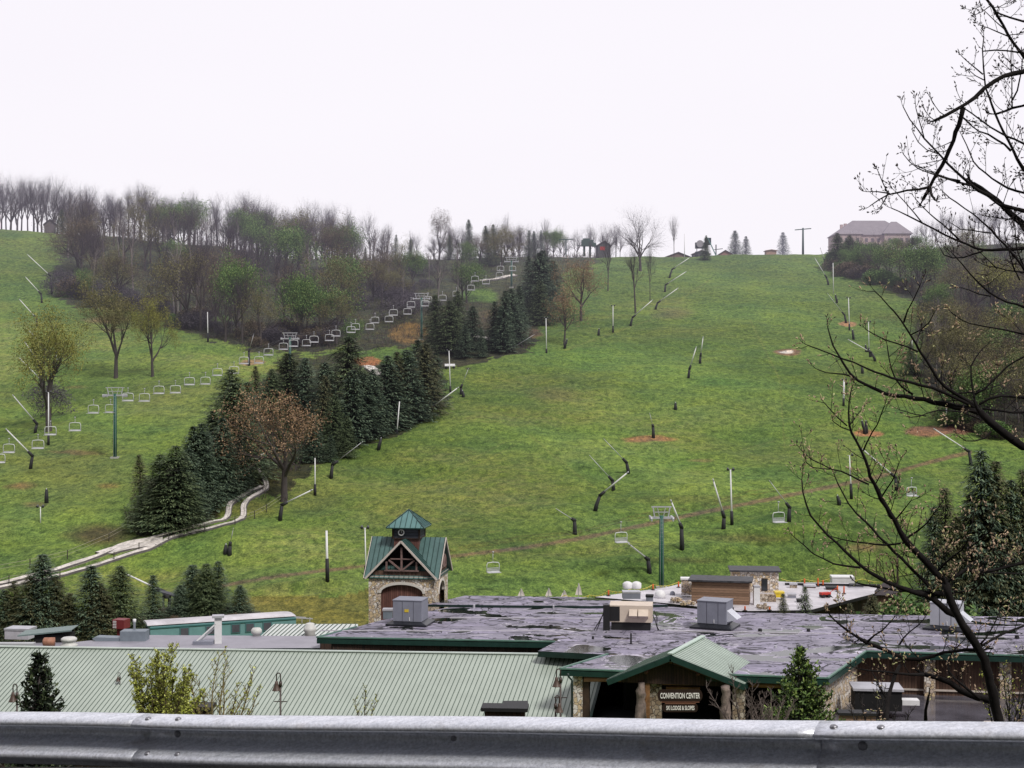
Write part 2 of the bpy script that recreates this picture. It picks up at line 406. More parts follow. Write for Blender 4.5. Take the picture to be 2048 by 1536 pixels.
b.set(Base_Color=c3,Roughness=.9); b.b.inputs['Specular IOR Level'].default_value=.15
ad=b.node('ShaderNodeMath',operation='ADD'); b.l.new(fA,ad.inputs[0]); b.l.new(fB,ad.inputs[1])
b.bump(ad.outputs[0],.9,.25)
me.materials.append(b.m)
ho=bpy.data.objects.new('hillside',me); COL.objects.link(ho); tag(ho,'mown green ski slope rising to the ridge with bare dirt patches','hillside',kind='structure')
# ground carried on around and behind the viewer
g=MB(); S=4000
g.quad((-S,-S,-62),(S,-S,-62),(S,S,-62),(-S,S,-62)); tag(g.build('ground',simple('far_ground',(.06,.07,.035),.9,.4,.01)),'open land far beyond the ridge','ground',kind='structure')
g=MB(); g.box((0,-28,-3.4),(160,66,1)); tag(g.build('road',simple('wet_asphalt',(.045,.045,.05),.45,.3,8,obj=False)),'dark wet road in front of the guard rail','road',kind='structure')

g=MB(); g.add([(-260,-16,-3.2),(260,-16,-3.2),(260,-60,42),(-260,-60,42)],[(0,1,2,3)]); tag(g.build('unseen_shade_slope',simple('shade_slope_dark',(.018,.022,.014),.95,.5,.3,obj=False)),'unseen dark slope added behind the viewer to shade facing surfaces','light blocker',kind='structure')  # unseen slope added behind the viewer to darken whatever faces it
# ------------------------------------------------------------------ tree prototypes
def rv(r): return Vector((r.uniform(-1,1),r.uniform(-1,1),r.uniform(-1,1)))
def grow(mb_t,mb_c,tips,r,p,d,L,rad,depth,maxd,spread,up,nseg=4):
    pts=[p];rs=[rad]; q=p.copy(); dd=d.normalized(); forks=[]
    for i in range(nseg):
        dd=(dd+rv(r)*.16+Vector((0,0,up))*.07).normalized(); q=q+dd*L/nseg; pts.append(q); rs.append(rad*(1-.55*(i+1)/nseg))
        forks.append((q.copy(),dd.copy(),rs[-1]))
    tgt=mb_t if depth<=1 else mb_c
    tgt.tube(pts,rs,5 if depth==0 else (4 if depth==1 else 3),cap=False)
    if depth>=maxd: tips.append((q,dd)); return
    nk={0:r.randint(4,5),1:5,2:r.randint(5,6),3:r.randint(3,4)}.get(depth,3)
    for k in range(nk):
        i=nseg-1 if k==0 else r.randint(max(0,nseg-3) if depth==0 else 0,nseg-1)
        a,b_,rr=forks[i]
        ax=b_.cross(rv(r)).normalized()
        ang=spread*(r.uniform(.25,.5) if k==0 else r.uniform(.6,1.15))
        nd=Matrix.Rotation(ang,3,ax)@b_
        grow(mb_t,mb_c,tips,r,a,nd,L*r.uniform(.58,.8),rr*(.8 if k==0 else .6),depth+1,maxd,spread,up,3 if depth<2 else 2)
def leafset(mb,tips,r,n,size,spread,lo=None):
    for (q,dd) in tips:
        for _ in range(n):
            c=q+rv(r)*spread; a=rv(r).normalized()*size*r.uniform(.6,1.4); bb=a.cross(rv(r)).normalized()*size*r.uniform(.4,.9)
            mb.add([c-a,c+bb,c+a,c-bb],[(0,1,2,3)],r.choice([1,1,2]))
def bare_proto(key,seed,H,trunk_h,spread,maxd,leaf=None,mt=None,mc=None,lm=None,up=1.0,rad=.24):
    """tree about 1 unit = H metres tall, base at origin"""
    r=random.Random(seed); t=MB();c=MB();tips=[]
    p=Vector((0,0,-.6)); d=Vector((0,0,1))
    pts=[p]; rs=[rad*1.4]; n=5
    for i in range(n):
        d=(d+Vector((r.uniform(-.05,.05),r.uniform(-.05,.05),0))).normalized(); p=p+d*(trunk_h+.6)/n; pts.append(p); rs.append(rad*(1.1-.35*(i+1)/n))
    t.tube(pts,rs,7,cap=False)
    L=(H-trunk_h)*.40; spread*=1.25
    for k in range(r.randint(4,6)):
        a=2*math.pi*(k+r.random()*.6)/5; tilt=spread*r.uniform(.35,1.0) if k else .08
        nd=Vector((math.sin(tilt)*math.cos(a),math.sin(tilt)*math.sin(a),math.cos(tilt)))
        s=pts[-1] if k<3 else pts[-2]
        grow(t,c,tips,r,s,nd,L*r.uniform(.85,1.15),rad*.62*(1 if k else 1.15),0,maxd,spread,up)
    if leaf:
        n,size,sp=leaf; leafset(c,tips,r,n,size,sp)
    zmax=max(v[2] for v in c.v)
    k=1.0/zmax
    for q in (t,c): q.v=[(x*k,y*k,z*k) for x,y,z in q.v]
    PROTO[key]=[('trunk',mesh_of(t,key+'_trunk',mt,True),[]),('crown',mesh_of(c,key+'_crown',[mc]+(lm or [mc,mc])),[])]
bark=simple('grey_bark',(.075,.062,.062),.9,.4,2.5,bump=.4)
twig=simple('twig_purple_grey',(.066,.052,.066),.9,.3,.5)
twig2=simple('twig_grey_brown',(.070,.056,.048),.9,.3,.5)
pale=simple('pale_bark',(.30,.27,.26),.85,.35,1.2)
def leafm(n,a,b_): return [simple(n+'_dark',a,.8,.35,.6),simple(n+'_light',b_,.8,.35,.6)]
L_br=leafm('bud_brown',(.11,.085,.055),(.21,.155,.105)); L_or=leafm('bud_orange',(.21,.13,.075),(.42,.27,.16)); L_gr=leafm('bud_green',(.13,.12,.045),(.24,.22,.085)); L_yg=leafm('bud_yellow',(.20,.20,.04),(.33,.32,.08)); L_bg=leafm('leaf_green',(.075,.15,.04),(.21,.31,.09)); L_pu=leafm('bud_purple',(.075,.065,.085),(.13,.11,.135))
for i in range(4): bare_proto('bare%d'%i,11+i,20,[6,8,5,9][i],[.55,.45,.65,.4][i],4,None,bark,twig,L_pu,rad=[.36,.32,.4,.3][i])
for i in range(3): bare_proto('brown%d'%i,31+i,14,3.5,.7,3,(8,.095,.5),bark,twig2,L_br,rad=.33)
for i in range(2): bare_proto('greenish%d'%i,41+i,15,3.6,.7,3,(11,.10,.6),bark,twig2,L_gr,rad=.33)
for i in range(2): bare_proto('leafy%d'%i,51+i,12,2,.7,3,(13,.13,.8),bark,twig2,L_bg)
bare_proto('orange0',61,12,3,.8,3,(13,.09,.55),bark,twig2,L_or,rad=.34); bare_proto('orange1',62,12,3.6,.8,3,(3,.12,.4),bark,twig2,L_or)
bare_proto('yellow0',71,14,3,.65,3,(20,.095,.65),bark,twig2,L_yg,rad=.4)
bare_proto('gold0',73,14,3.2,.62,3,(20,.095,.6),bark,twig2,L_gr,rad=.36)
bare_proto('snag0',81,20,9,.5,2,None,pale,pale,None,rad=.3)
for i in range(2): bare_proto('pole%d'%i,85+i,20,12,.45,3,None,simple('pale_grey_bark',(.22,.19,.19),.85,.3,1.5),twig,L_pu,rad=.2)
bare_proto('thick0',91,7,.6,.9,3,(5,.13,.4),bark,twig,L_pu,rad=.1); bare_proto('thick1',92,6,.5,1.0,3,(8,.16,.5),bark,twig2,L_br,rad=.1); bare_proto('thick2',93,6,.5,1.0,3,(12,.2,.55),bark,twig2,L_bg,rad=.1)
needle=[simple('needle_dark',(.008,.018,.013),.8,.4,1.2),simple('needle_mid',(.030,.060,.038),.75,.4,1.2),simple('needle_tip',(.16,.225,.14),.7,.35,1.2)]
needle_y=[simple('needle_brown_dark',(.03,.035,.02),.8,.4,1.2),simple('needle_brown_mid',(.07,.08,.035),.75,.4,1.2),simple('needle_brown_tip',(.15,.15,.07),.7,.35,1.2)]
def spruce_proto(key,seed,width,dens=1.0,mats=None):
    """spruce 12 m tall scaled to 1 unit; whorls of drooping boughs hung with needle sprays"""
    r=random.Random(seed); t=MB(); c=MB(); H=12.0
    t.tube([(0,0,-.4),(0,0,H*.5),(.05,0,H*.97)],[.2,.12,.02],7)
    z=.35
    while z<H-.15:
        k=1-z/H; Lb=width*(k**.78)*1.25+.12
        nb=int((9+9*k)*dens)
        for i in range(nb):
            a=2*math.pi*(i+r.random())/nb; L=Lb*r.uniform(.72,1.14); el=r.uniform(.05,.3)
            dx,dy=math.cos(a),math.sin(a); ns=max(3,int(L/.30))
            for s in range(ns+1):
                u=(s+.35)/(ns+.35); d=L*u; droop=(.35*u-.62*u*u*(1.0 if k>.3 else .3))*L*.62+ (u**4)*.12*L
                p=Vector((dx*d,dy*d,z+droop+el*d*.3))
                for e in range(2 if u<.4 else 4):
                    sz=r.uniform(.13,.27)*(1.1-.3*u)*(1 if k>.12 else .7)
                    sd_=(r.random()-.5)*1.5
                    dr=Vector((dx*math.cos(sd_)-dy*math.sin(sd_),dy*math.cos(sd_)+dx*math.sin(sd_),r.uniform(-.75,.12))).normalized()
                    tg_=r.uniform(-.20,.20)*d; q=p+Vector((-dy*tg_+r.uniform(-.1,.1),dx*tg_+r.uniform(-.1,.1),r.uniform(-.10,.06)-abs(tg_)*.25))
                    side=dr.cross(Vector((r.uniform(-.4,.4),r.uniform(-.4,.4),1))).normalized()*sz*.42
                    tip=q+dr*sz*2.0
                    m=0 if u<.5 else (1 if r.random()<.5 else 2)  # inner needles darker, tips paler: bough shade and highlights put in the colour
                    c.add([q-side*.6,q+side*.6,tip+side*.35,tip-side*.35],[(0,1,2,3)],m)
        z+=r.uniform(.26,.42)*(0.55+.6*k)
    c.add([(-.05,0,H-.5),(.05,0,H-.5),(0,0,H+.25)],[(0,1,2)],1); c.add([(0,-.05,H-.5),(0,.05,H-.5),(0,0,H+.25)],[(0,1,2)],1)
    for q in (t,c): q.v=[(x/H,y/H,z_/H) for x,y,z_ in q.v]
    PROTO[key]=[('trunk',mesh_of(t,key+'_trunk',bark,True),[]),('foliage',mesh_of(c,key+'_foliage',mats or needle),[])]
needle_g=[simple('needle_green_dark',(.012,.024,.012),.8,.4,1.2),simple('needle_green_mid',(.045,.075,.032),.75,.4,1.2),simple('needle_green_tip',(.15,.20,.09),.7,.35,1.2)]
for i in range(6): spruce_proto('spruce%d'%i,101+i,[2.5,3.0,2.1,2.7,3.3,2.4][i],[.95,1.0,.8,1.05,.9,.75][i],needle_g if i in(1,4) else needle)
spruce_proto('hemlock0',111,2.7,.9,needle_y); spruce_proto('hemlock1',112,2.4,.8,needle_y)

def tree(kind,name,label,cat,px,base,top,wide=1.0,group=None,at=None,rz=None):
    p=at if at is not None else G(px,base)
    h=(base-top)/F*p.y
    z=p.copy()
    return instance(kind,name,label,cat,z,rz if rz is not None else rnd.uniform(0,6.28),(h*wide,h*wide,h),group)
# ------------------------------------------------------------------ woods
def zone(px):
    for lim,s in ((130,'beside the small hilltop cabin'),(300,'above the leftmost meadow edge'),(450,'behind the pale leaning trunk'),(600,'above the second lift tower'),(760,'left of the third lift tower'),(900,'behind the third lift tower'),(1060,'by the topmost lift tower')):
        if px<lim: return s
    return 'near the ridge huts'
KLAB={'pole':'slender pale-trunked tree','bare':'bare purple-grey tree','brown':'brown budding tree','greenish':'olive green budding tree','leafy':'fresh green leafy tree','thick':'low twiggy thicket tree'}
def woodtree(fam,n,px,base,top,where,grp,wide=1.0,at=None,size=None):
    k=fam+str(rnd.randrange(n))
    lab='%s%s, %s'%((size+' ') if size else '',KLAB[fam],where)
    return tree(k,{'pole':'bare_tree','bare':'bare_tree','brown':'budding_tree','greenish':'budding_tree','leafy':'leafy_tree','thick':'thicket_tree'}[fam],lab,'tree',px,base,top,wide,grp,at)
# skyline row: stand just behind the ridge
def ridge(px,Y,back=0):
    x=(px-CX)/F*Y; return Vector((x,Y,GZ(x,Y)))
sky_pts=[(-60,330),(0,325),(45,345),(95,328),(150,350),(200,360),(260,352),(310,372),(350,365),(400,385),(450,380),(500,375),(560,390),(610,392),(660,398),(700,410)]
def skytop(x): return float(np.interp(x,[a for a,_ in sky_pts],[b for _,b in sky_pts]))
x=-70
while x<715:
    Y=rnd.uniform(486,540); p=ridge(x,Y); rowb=CY-p.z*F/Y
    woodtree('bare',4,x,rowb,skytop(x)+rnd.uniform(-6,32),'on the skyline '+zone(x),'skyline trees of the left wood',rnd.uniform(.75,1.05),p) if rnd.random()<.86 else woodtree('greenish',2,x,rowb,skytop(x)+rnd.uniform(30,60),'on the skyline '+zone(x),'skyline trees of the left wood',.6,p)
    x+=rnd.uniform(7,13)
# body of the left wood, scattered inside its outline
def scatter(poly,n,mind,rows,seed):
    r=random.Random(seed); pts=[]; xs=[a for a,_ in poly]; ys=[b for _,b in poly]; tries=0
    while len(pts)<n and tries<n*60:
        tries+=1; x=r.uniform(max(min(xs),-60),min(max(xs),2110)); y=r.uniform(max(min(ys),rows[0]),min(max(ys),rows[1]))
        if not bool(inpoly(np.array([x]),np.array([y]),poly)[0]): continue
        if all(abs(x-a)/1.0+abs(y-b)*1.6>mind for a,b in pts): pts.append((x,y))
    return sorted(pts,key=lambda q:q[1])
for (x,y) in scatter(WOOD_L,215,13,(478,700),5):
    if 935<x<1060 and 560<y<640: continue
    if 740<x<870 and 630<y<700: continue
    if x>700 and y>620: continue
    p=G(x,y); px_m=F/p.y
    h=rnd.uniform(15,22)*px_m*(.75 if x>700 else 1)
    top=max(y-h,skytop(x)+rnd.uniform(2,45)) if x<720 else max(y-h,445)
    u=rnd.random()
    fam,n=('bare',4) if u<.40 else (('pole',2) if u<.68 else (('brown',3) if u<.80 else (('greenish',2) if u<.92 else ('leafy',2))))
    if x<150 and y>560: fam,n='brown',3; top=y-80
    woodtree(fam,n,x,y,top,'in the left wood '+zone(x),'trees of the left wood',rnd.uniform(.8,1.15),p)
edge=[(118,560),(122,590),(150,608),(200,618),(250,620),(300,635),(345,652),(400,672),(450,684),(500,695),(560,700),(610,698),(660,695),(700,690)]
for i in range(64):
    x=rnd.uniform(112,880); e=float(np.interp(x,[a for a,_ in edge],[b for _,b in edge])) if x<700 else rnd.uniform(560,640)
    y=e-rnd.uniform(2,26); hh=rnd.uniform(22,46)
    f='thick%d'%rnd.choice([0,0,0,1,1,2]) if x<700 else 'thick0'
    tree(f,'thicket_shrub','twiggy %s shrub at the foot of the left wood, %s'%({'0':'purple-brown','1':'brown','2':'green'}[f[-1]],zone(x)),'shrub',x,y,y-hh,rnd.uniform(1.1,1.7),'shrubs along the foot of the left wood')
# trees one can single out in and in front of the left wood
tree('snag0','dead_tree','tall dead tree with pale trunk rising from the left wood','tree',356,640,455,.55)
tree('leafy0','leafy_tree','conical fresh green tree with pale trunk at the wood edge','tree',472,676,490,.55)
tree('leafy1','leafy_tree','rounded green tree at the left corner of the wood','tree',166,604,525,.75)
tree('leafy1','leafy_tree','bright green tree above the spruces right of the second lift tower','tree',712,705,628,.9)
tree('leafy0','leafy_tree','green tree among purple ones above the second lift tower','tree',600,690,520,.6)
tree('yellow0','budding_tree','tall tree with yellow-green new leaves and snapped lower boughs at far left','tree',98,862,588,.85,rz=.4)
tree('gold0','budding_tree','brown budding tree standing alone on the meadow, left of a pair','tree',232,756,545,.85)
tree('yellow0','budding_tree','slender tree with pale yellow leaves, right of a pair on the meadow','tree',305,753,572,.6,rz=2.2)
tree('thick0','thicket_shrub','brown twiggy shrub around the foot of the far-left yellow tree','shrub',102,835,742,.75)
tree('orange0','budding_tree','broad rust-orange budding tree in front of the dark spruces','tree',568,1002,752,1.0,rz=1.0)
tree('orange1','budding_tree','rust-orange tree at the foot of the ridge spruces','tree',1128,690,560,.78)
tree('orange0','budding_tree','taller rust-orange tree right of the ridge spruces','tree',1162,642,502,.72,rz=2.0)
tree('bare1','bare_tree','slim bare tree left of the hilltop hut','tree',1216,582,452,.62)
tree('bare3','bare_tree','bare tree with forked dark trunk high on the slope','tree',1271,626,470,.85,rz=1.2)
tree('bare1','bare_tree','thin bare tree beside the forked one','tree',1300,602,478,.42)
tree('bare2','bare_tree','largest bare tree spreading on the ridge','tree',1281,542,393,1.0)
tree('bare1','bare_tree','upright bare tree on the ridge by a light pole','tree',1348,519,424,.5)
for i,(x,t,w) in enumerate([(740,412,.8),(775,440,.6),(878,415,.62),(1015,420,.7),(1040,438,.5),(1092,430,.6),(1120,440,.6),(1150,458,.5),(1190,450,.7),(1205,462,.6),(1240,455,.6),(700,420,.6)]):
    Y=rnd.uniform(484,505); p=ridge(x,Y); tree('brown1' if x==878 else 'bare%d'%(i%4),'bare_tree',['broad bare tree on the ridge left of the brown tree','small bare ridge tree beside the broad one','brownish round-headed tree alone on the ridge','tall bare tree behind the topmost lift tower','bare ridge tree just right of the topmost lift tower','bare ridge tree left of the T-shaped lift pole','bare tree over the T-shaped lift pole','small bare tree left of the green machine hut','bare tree between the green machine hut and the red hut','bare tree over the red hut','bare tree right of the red hut','bare tree at the right end of the left skyline'][i],'tree',x,CY-p.z*F/Y,t,w,'bare trees on the middle ridge',p)
for i in range(16):
    x=815+i*28+rnd.uniform(-9,9); Y=rnd.uniform(486,520); p=ridge(x,Y); tree('bare%d'%rnd.randrange(4),'bare_tree','thin bare tree in the loose row along the middle ridge','tree',x,CY-p.z*F/Y,rnd.uniform(430,468),rnd.uniform(.65,.95),'thin bare trees along the middle ridge',p)
# understory as one mass nobody could count
st=MB(); r=random.Random(12)
for poly,n,rr in ((WOOD_L,3600,(480,705)),(WOOD_R,2200,(500,880)),(STRIP,700,(700,1065))):
    xs=[a for a,_ in poly]; ys=[q for _,q in poly]; arr=np.array([(r.uniform(max(min(xs),-60),min(max(xs),2110)),r.uniform(*rr)) for _ in range(n)])
    ok=inpoly(arr[:,0],arr[:,1],poly)
    for (x,y) in arr[ok]:
        if 920<x<1010 and 570<y<610: continue
        p=G(float(x)+r.uniform(-1,1),float(y)); p=p+Vector((r.uniform(-1,1),r.uniform(-3,3),0)); p.z=GZ(p.x,p.y)
        for _ in range(5):
            d=Vector((r.uniform(-.5,.5),r.uniform(-.5,.5),1)).normalized(); L=r.uniform(.6,2.6); q=p+Vector((r.uniform(-.8,.8),r.uniform(-.8,.8),-.1)); e=q+d*L; s=Vector((.035,0,0))
            st.add([q-s,q+s,e],[(0,1,2)],r.choice([0,0,0,1]))
            for _ in range(3):
                c=q+d*L*r.uniform(.3,1); a=rv(r)*.16; bb=rv(r)*.14; st.add([c-a,c+bb,c+a],[(0,1,2)],r.choice([0,1,1,2]))
tag(st.build('undergrowth',[twig,L_br[0],L_bg[0]]),'brown twiggy undergrowth on the floor of the woods','undergrowth',kind='stuff')
# spruces
SPR=[('on the shaded belt',[(313,1055,885),(343,1062,880),(285,1040,905),(372,1040,900),(385,1025,838),(410,1015,828),(440,1000,835),(425,960,820),(470,960,742),(455,900,745),(500,935,760),(478,985,850),(540,860,715),(575,850,712),(515,830,725),(610,850,705),(655,880,715),(690,860,668),(640,900,760),(622,925,815),(665,905,775),(700,890,745),(730,880,760),(747,870,740),(770,860,722),(790,850,700),(815,845,695),(850,830,678),(870,815,705),(715,840,730),(835,800,690),(690,915,830),(660,925,850),(560,900,790)]),
('beside the third lift tower',[(872,700,588),(900,705,600),(915,690,580),(945,700,612),(985,700,602),(1005,705,580),(1025,690,575),(1000,695,612),(1040,680,570),(1070,640,505),(1055,620,510),(1090,620,500),(1080,650,560),(930,715,650),(965,715,655),(1105,600,520)]),
('on the middle ridge',[(940,520,438),(977,532,450),(993,530,448),(1057,514,460),(1068,512,458),(1082,512,457),(790,510,457),(820,515,470),(900,520,470),(730,505,478),(1411,519,470)]),
('at the right wood edge',[(1675,538,465),(1695,538,470),(1822,748,682)])]
names=['leftmost','second','third','fourth','fifth']
for where,lst in SPR:
    o=sorted(range(len(lst)),key=lambda i:lst[i][0])
    for rank,i in enumerate(o):
        x,bb,t=lst[i]
        kk_='hemlock%d'%rnd.randrange(2) if (rnd.random()<.10 and where=='on the shaded belt') else 'spruce%d'%rnd.randrange(6)
        o_=tree(kk_,'spruce_tree','dark spruce %s, %s from the left of %d'%(where,ordinal(rank),len(lst)),'spruce',x,bb,t+(rnd.uniform(-12,22) if where=='on the shaded belt' else 0),(rnd.uniform(.95,1.6) if where!='on the middle ridge' else .85),'spruces '+where); o_.rotation_euler=(rnd.gauss(0,.035),rnd.gauss(0,.035),o_.rotation_euler[2])
for (x,t,w,Y,l) in ((1470,460,1.2,560,'pale spruce on the hazy ridge, left of two touching ones'),(1492,472,1.3,570,'pale spruce on the hazy ridge, right of two touching ones'),(1566,464,1.4,640,'faint rounded conifer in the ridge haze')):
    x0=(x-CX)/F*Y; z=(CY-512)/F*Y; h=(512-t)/F*Y+3
    instance('spruce%d'%rnd.randrange(4),'spruce_tree',l,'spruce',(x0,Y,z-3),1,(h*w,h*w,h))
p=ridge(124,478); tree('spruce1','spruce_tree','lone dark spruce beside the hilltop cabin','spruce',124,466,416,1.1,None,p)
# foot of the hill
fr=[(85,1272,1108),(28,1275,1160),(182,1272,1130),(240,1265,1130),(306,1245,1150),(385,1232,1128),(413,1236,1126),(436,1230,1122),(480,1240,1170),(140,1275,1185),(8,1275,1178),(60,1275,1150),(215,1272,1190),(112,1272,1150),(200,1274,1165),(360,1240,1170)]
o=sorted(fr)
for i,(x,bb,t) in enumerate(o):
    tree(('hemlock%d'%(i%2)) if x<230 and i%3 else 'spruce%d'%(i%4),'spruce_tree','spruce behind the low roofs at the foot of the hill, %s from the left'%ordinal(i),'spruce',x,bb,t,rnd.uniform(1.5,1.95),'spruces at the foot of the hill')
rt=[(1890,1250,972),(1868,1250,1010),(1962,1250,895),(1990,1250,918),(2022,1250,955),(2046,1250,935),(1915,1250,1030),(1940,1250,985),(2075,1250,960),(1975,1250,1000),(2008,1250,1040)]
for i,(x,bb,t) in enumerate(sorted(rt)):
    tree('hemlock%d'%(i%2) if i%4 else 'spruce0','hemlock_tree','tall dark conifer behind the right roof edge, %s from the left'%ordinal(i),'conifer',x,bb,t,rnd.uniform(.8,1.0),'conifers behind the right roof')
for i,(x,t,k,w,l) in enumerate([(1610,1172,'spruce4',.62,'young spruce in front of the white lodge roof'),(1566,1186,'hemlock1',.75,'small bushy conifer by the yellow bin'),(1745,1190,'hemlock0',1.15,'wide olive conifer at the lodge corner'),(1795,1205,'thick2',1.0,'green shrub beside the brown hut'),(1840,1186,'thick2',1.3,'pale green shrub right of the brown hut'),(1700,1206,'hemlock1',.9,'low dark conifer at the edge of the roof gap')]):
    X=(x-CX)/F*123; tree(k,'young_conifer' if 'thick' not in k else 'shrub',l,'conifer' if 'thick' not in k else 'shrub',x,CY+25.2*F/123,t,w,None,Vector((X,123,GZ(X,123))))
# right wood
def rtop(x): return float(np.interp(x,[1700,1800,1850,1900,1960,2050],[470,455,430,415,405,400]))
x=1835
while x<2110:
    Y=rnd.uniform(515,575); p=ridge(x,Y); p.z=(CY-485)/F*Y-2; woodtree('bare',4,x,CY-p.z*F/Y,rtop(x)+rnd.uniform(-6,14),'on the hazy skyline right of the big house','skyline trees right of the house',.6,p); x+=rnd.uniform(8,14)
for (x,y) in scatter(WOOD_R,110,20,(500,875),8):
    if x<1690: continue
    p=G(x,y); h=rnd.uniform(10,15)*F/p.y
    if x<1850 and y<600: fam,n=('leafy',2) if rnd.random()<.75 else ('greenish',2); h*=.8
    elif x<1900 and y<640: fam,n=('leafy',2) if rnd.random()<.5 else ('brown',3); h*=.75
    else:
        u=rnd.random(); fam,n=('brown',3) if u<.22 else (('greenish',2) if u<.46 else (('bare',4) if u<.74 else (('pole',2) if u<.9 else ('leafy',2))))
    w='by the slope edge' if x<1800 else ('below the big house' if y<640 else 'behind the dirt patches')
    woodtree(fam,n,x,y,max(y-h,rtop(x)+rnd.uniform(15,50) if x>1830 else rnd.uniform(470,505)),'in the right wood '+w,'trees of the right wood',rnd.uniform(1.0,1.4),p)
for i,(x,bb,t,k) in enumerate([(1712,548,452,'bare0'),(1733,552,474,'leafy0'),(1757,560,448,'bare2'),(1778,566,470,'leafy1'),(1800,575,462,'greenish0'),(1823,585,455,'bare1'),(1690,545,490,'leafy1'),(1745,556,492,'leafy1'),(1842,592,470,'leafy0')]):
    tree(k,'bare_tree' if 'bare' in k else 'leafy_tree','%s tree screening the big hazy house, %s from the left'%('bare' if 'bare' in k else 'green',ordinal([1,2,4,5,6,7,0,3,8][i])),'tree',x,bb,t,.95,'trees in front of the big house')
tree('yellow0','budding_tree','rounded yellow-green tree high in the right wood','tree',1985,640,512,1.4,rz=3)
tree('yellow0','budding_tree','yellow-green tree at the right edge of the photo','tree',2035,740,620,1.3,rz=1)
tree('snag0','dead_tree','pale twin dead trunk in front of the right wood','tree',1873,745,610,.4)
for i in range(34):
    a=rnd.random(); E=[(1668,533),(1690,553),(1770,577),(1850,612),(1888,660),(1868,702),(1832,748),(1852,768),(1898,802),(1892,852),(1950,874),(2040,882)]
    s=a*(len(E)-1); k=int(s); t=s-k; x=E[k][0]*(1-t)+E[k+1][0]*t+rnd.uniform(0,18); y=E[k][1]*(1-t)+E[k+1][1]*t-rnd.uniform(0,10)
    f='thick%d'%rnd.choice([0,1,2,2]); tree(f,'thicket_shrub','%s shrub on the edge of the right wood, %s'%({'0':'purple-brown','1':'brown','2':'green'}[f[-1]],'upper part' if y<620 else ('middle part' if y<780 else 'lower part')),'shrub',x,y,y-rnd.uniform(22,40),rnd.uniform(1.2,1.8),'shrubs along the right wood')
for i in range(14):
    x=rnd.uniform(250,520); y=rnd.uniform(1236,1252); tree('thick%d'%rnd.choice([0,1,1]),'thicket_shrub','brown scrub on the bank behind the rail carriage','shrub',x,y,y-rnd.uniform(14,26),1.6,'scrub behind the rail carriage')
# ------------------------------------------------------------------ ski lift
steel=simple('galvanised_grey',(.52,.52,.57),.5,.15,2,.3); lgreen=simple('lift_green_paint',(.015,.10,.075),.5,.2,1); whitep=simple('white_paint',(.78,.78,.8),.5,.08,2); blackpad=simple('black_pad',(.018,.018,.022),.7,.3,3); rope=simple('steel_rope',(.12,.12,.13),.6,.1,1); conc=simple('concrete',(.42,.41,.40),.85,.2,2)
def lift_tower(name,label,px,base,top,topw=3.0,dirv=(1,0)):
    p=G(px,base); H=(base-top)/F*p.y
    t=thing(name,label,'lift tower',p,math.atan2(dirv[1],dirv[0]),'chairlift towers')
    m=MB(); m.lathe((0,0,-.5),[(.31,0),(.28,H*.5),(.25,H-.6)],12); m.build('pole',lgreen,t,True)
    m=MB(); m.box((0,0,-.05),(1.3,1.1,.5)); m.build('footing',conc,t)
    h=H-1.35
    m=MB(); m.bar((-topw*.56,0,h),(topw*.56,0,h),.26,.24); m.build('crossarm',steel,t)
    m=MB(); m.bar((-topw*.5,0,h+1.25),(topw*.5,0,h+1.25),.16,.14)
    for s in(-1,1):
        m.bar((s*topw*.34,0,h+.1),(s*topw*.42,0,h+1.2),.13,.13)
        m.bar((s*topw*.10,0,h+.14),(s*topw*.2,0,h+1.18),.07,.07)
    m.bar((-topw*.33,0,h+.65),(topw*.33,0,h+.65),.09,.09)
    m.build('lifting_frame',steel,t)
    for s in(-1,1):
        m=MB(); x=s*topw*.53; m.box((x,0,h-.2),(.14,2.6,.16))
        for k in range(5):
            M=Matrix.Rotation(R(90),3,'Y')
            pts=[]; m.tube([(x-.06*s,-1.1+k*.55,h-.02),(x+.10*s,-1.1+k*.55,h-.02)],.2,8)
        m.build('sheave_train',steel,t)
    m=MB()
    for s in(-.16,.16): m.bar((s,-.24,.3),(s,-.24,h),.03)
    for k in range(int(h/.45)): m.bar((-.16,-.24,.5+k*.45),(.16,-.24,.5+k*.45),.025)
    m.build('ladder',steel,t)
    return t,p,h
lift_tower('lift_tower','green lift tower standing alone on the left meadow',230,916,774,3.0)
lift_tower('lift_tower','green lift tower just above the spruces, second from the left',580,742,665,3.3)
lift_tower('lift_tower','green lift tower in the middle of the line, beside the wood',843,680,586,3.6)
lift_tower('lift_tower','topmost green lift tower near the ridge spruces',1023,575,514,3.6)
lift_tower('lift_tower','tall green lift tower behind the flat roofs',1323,1176,1012,2.3)
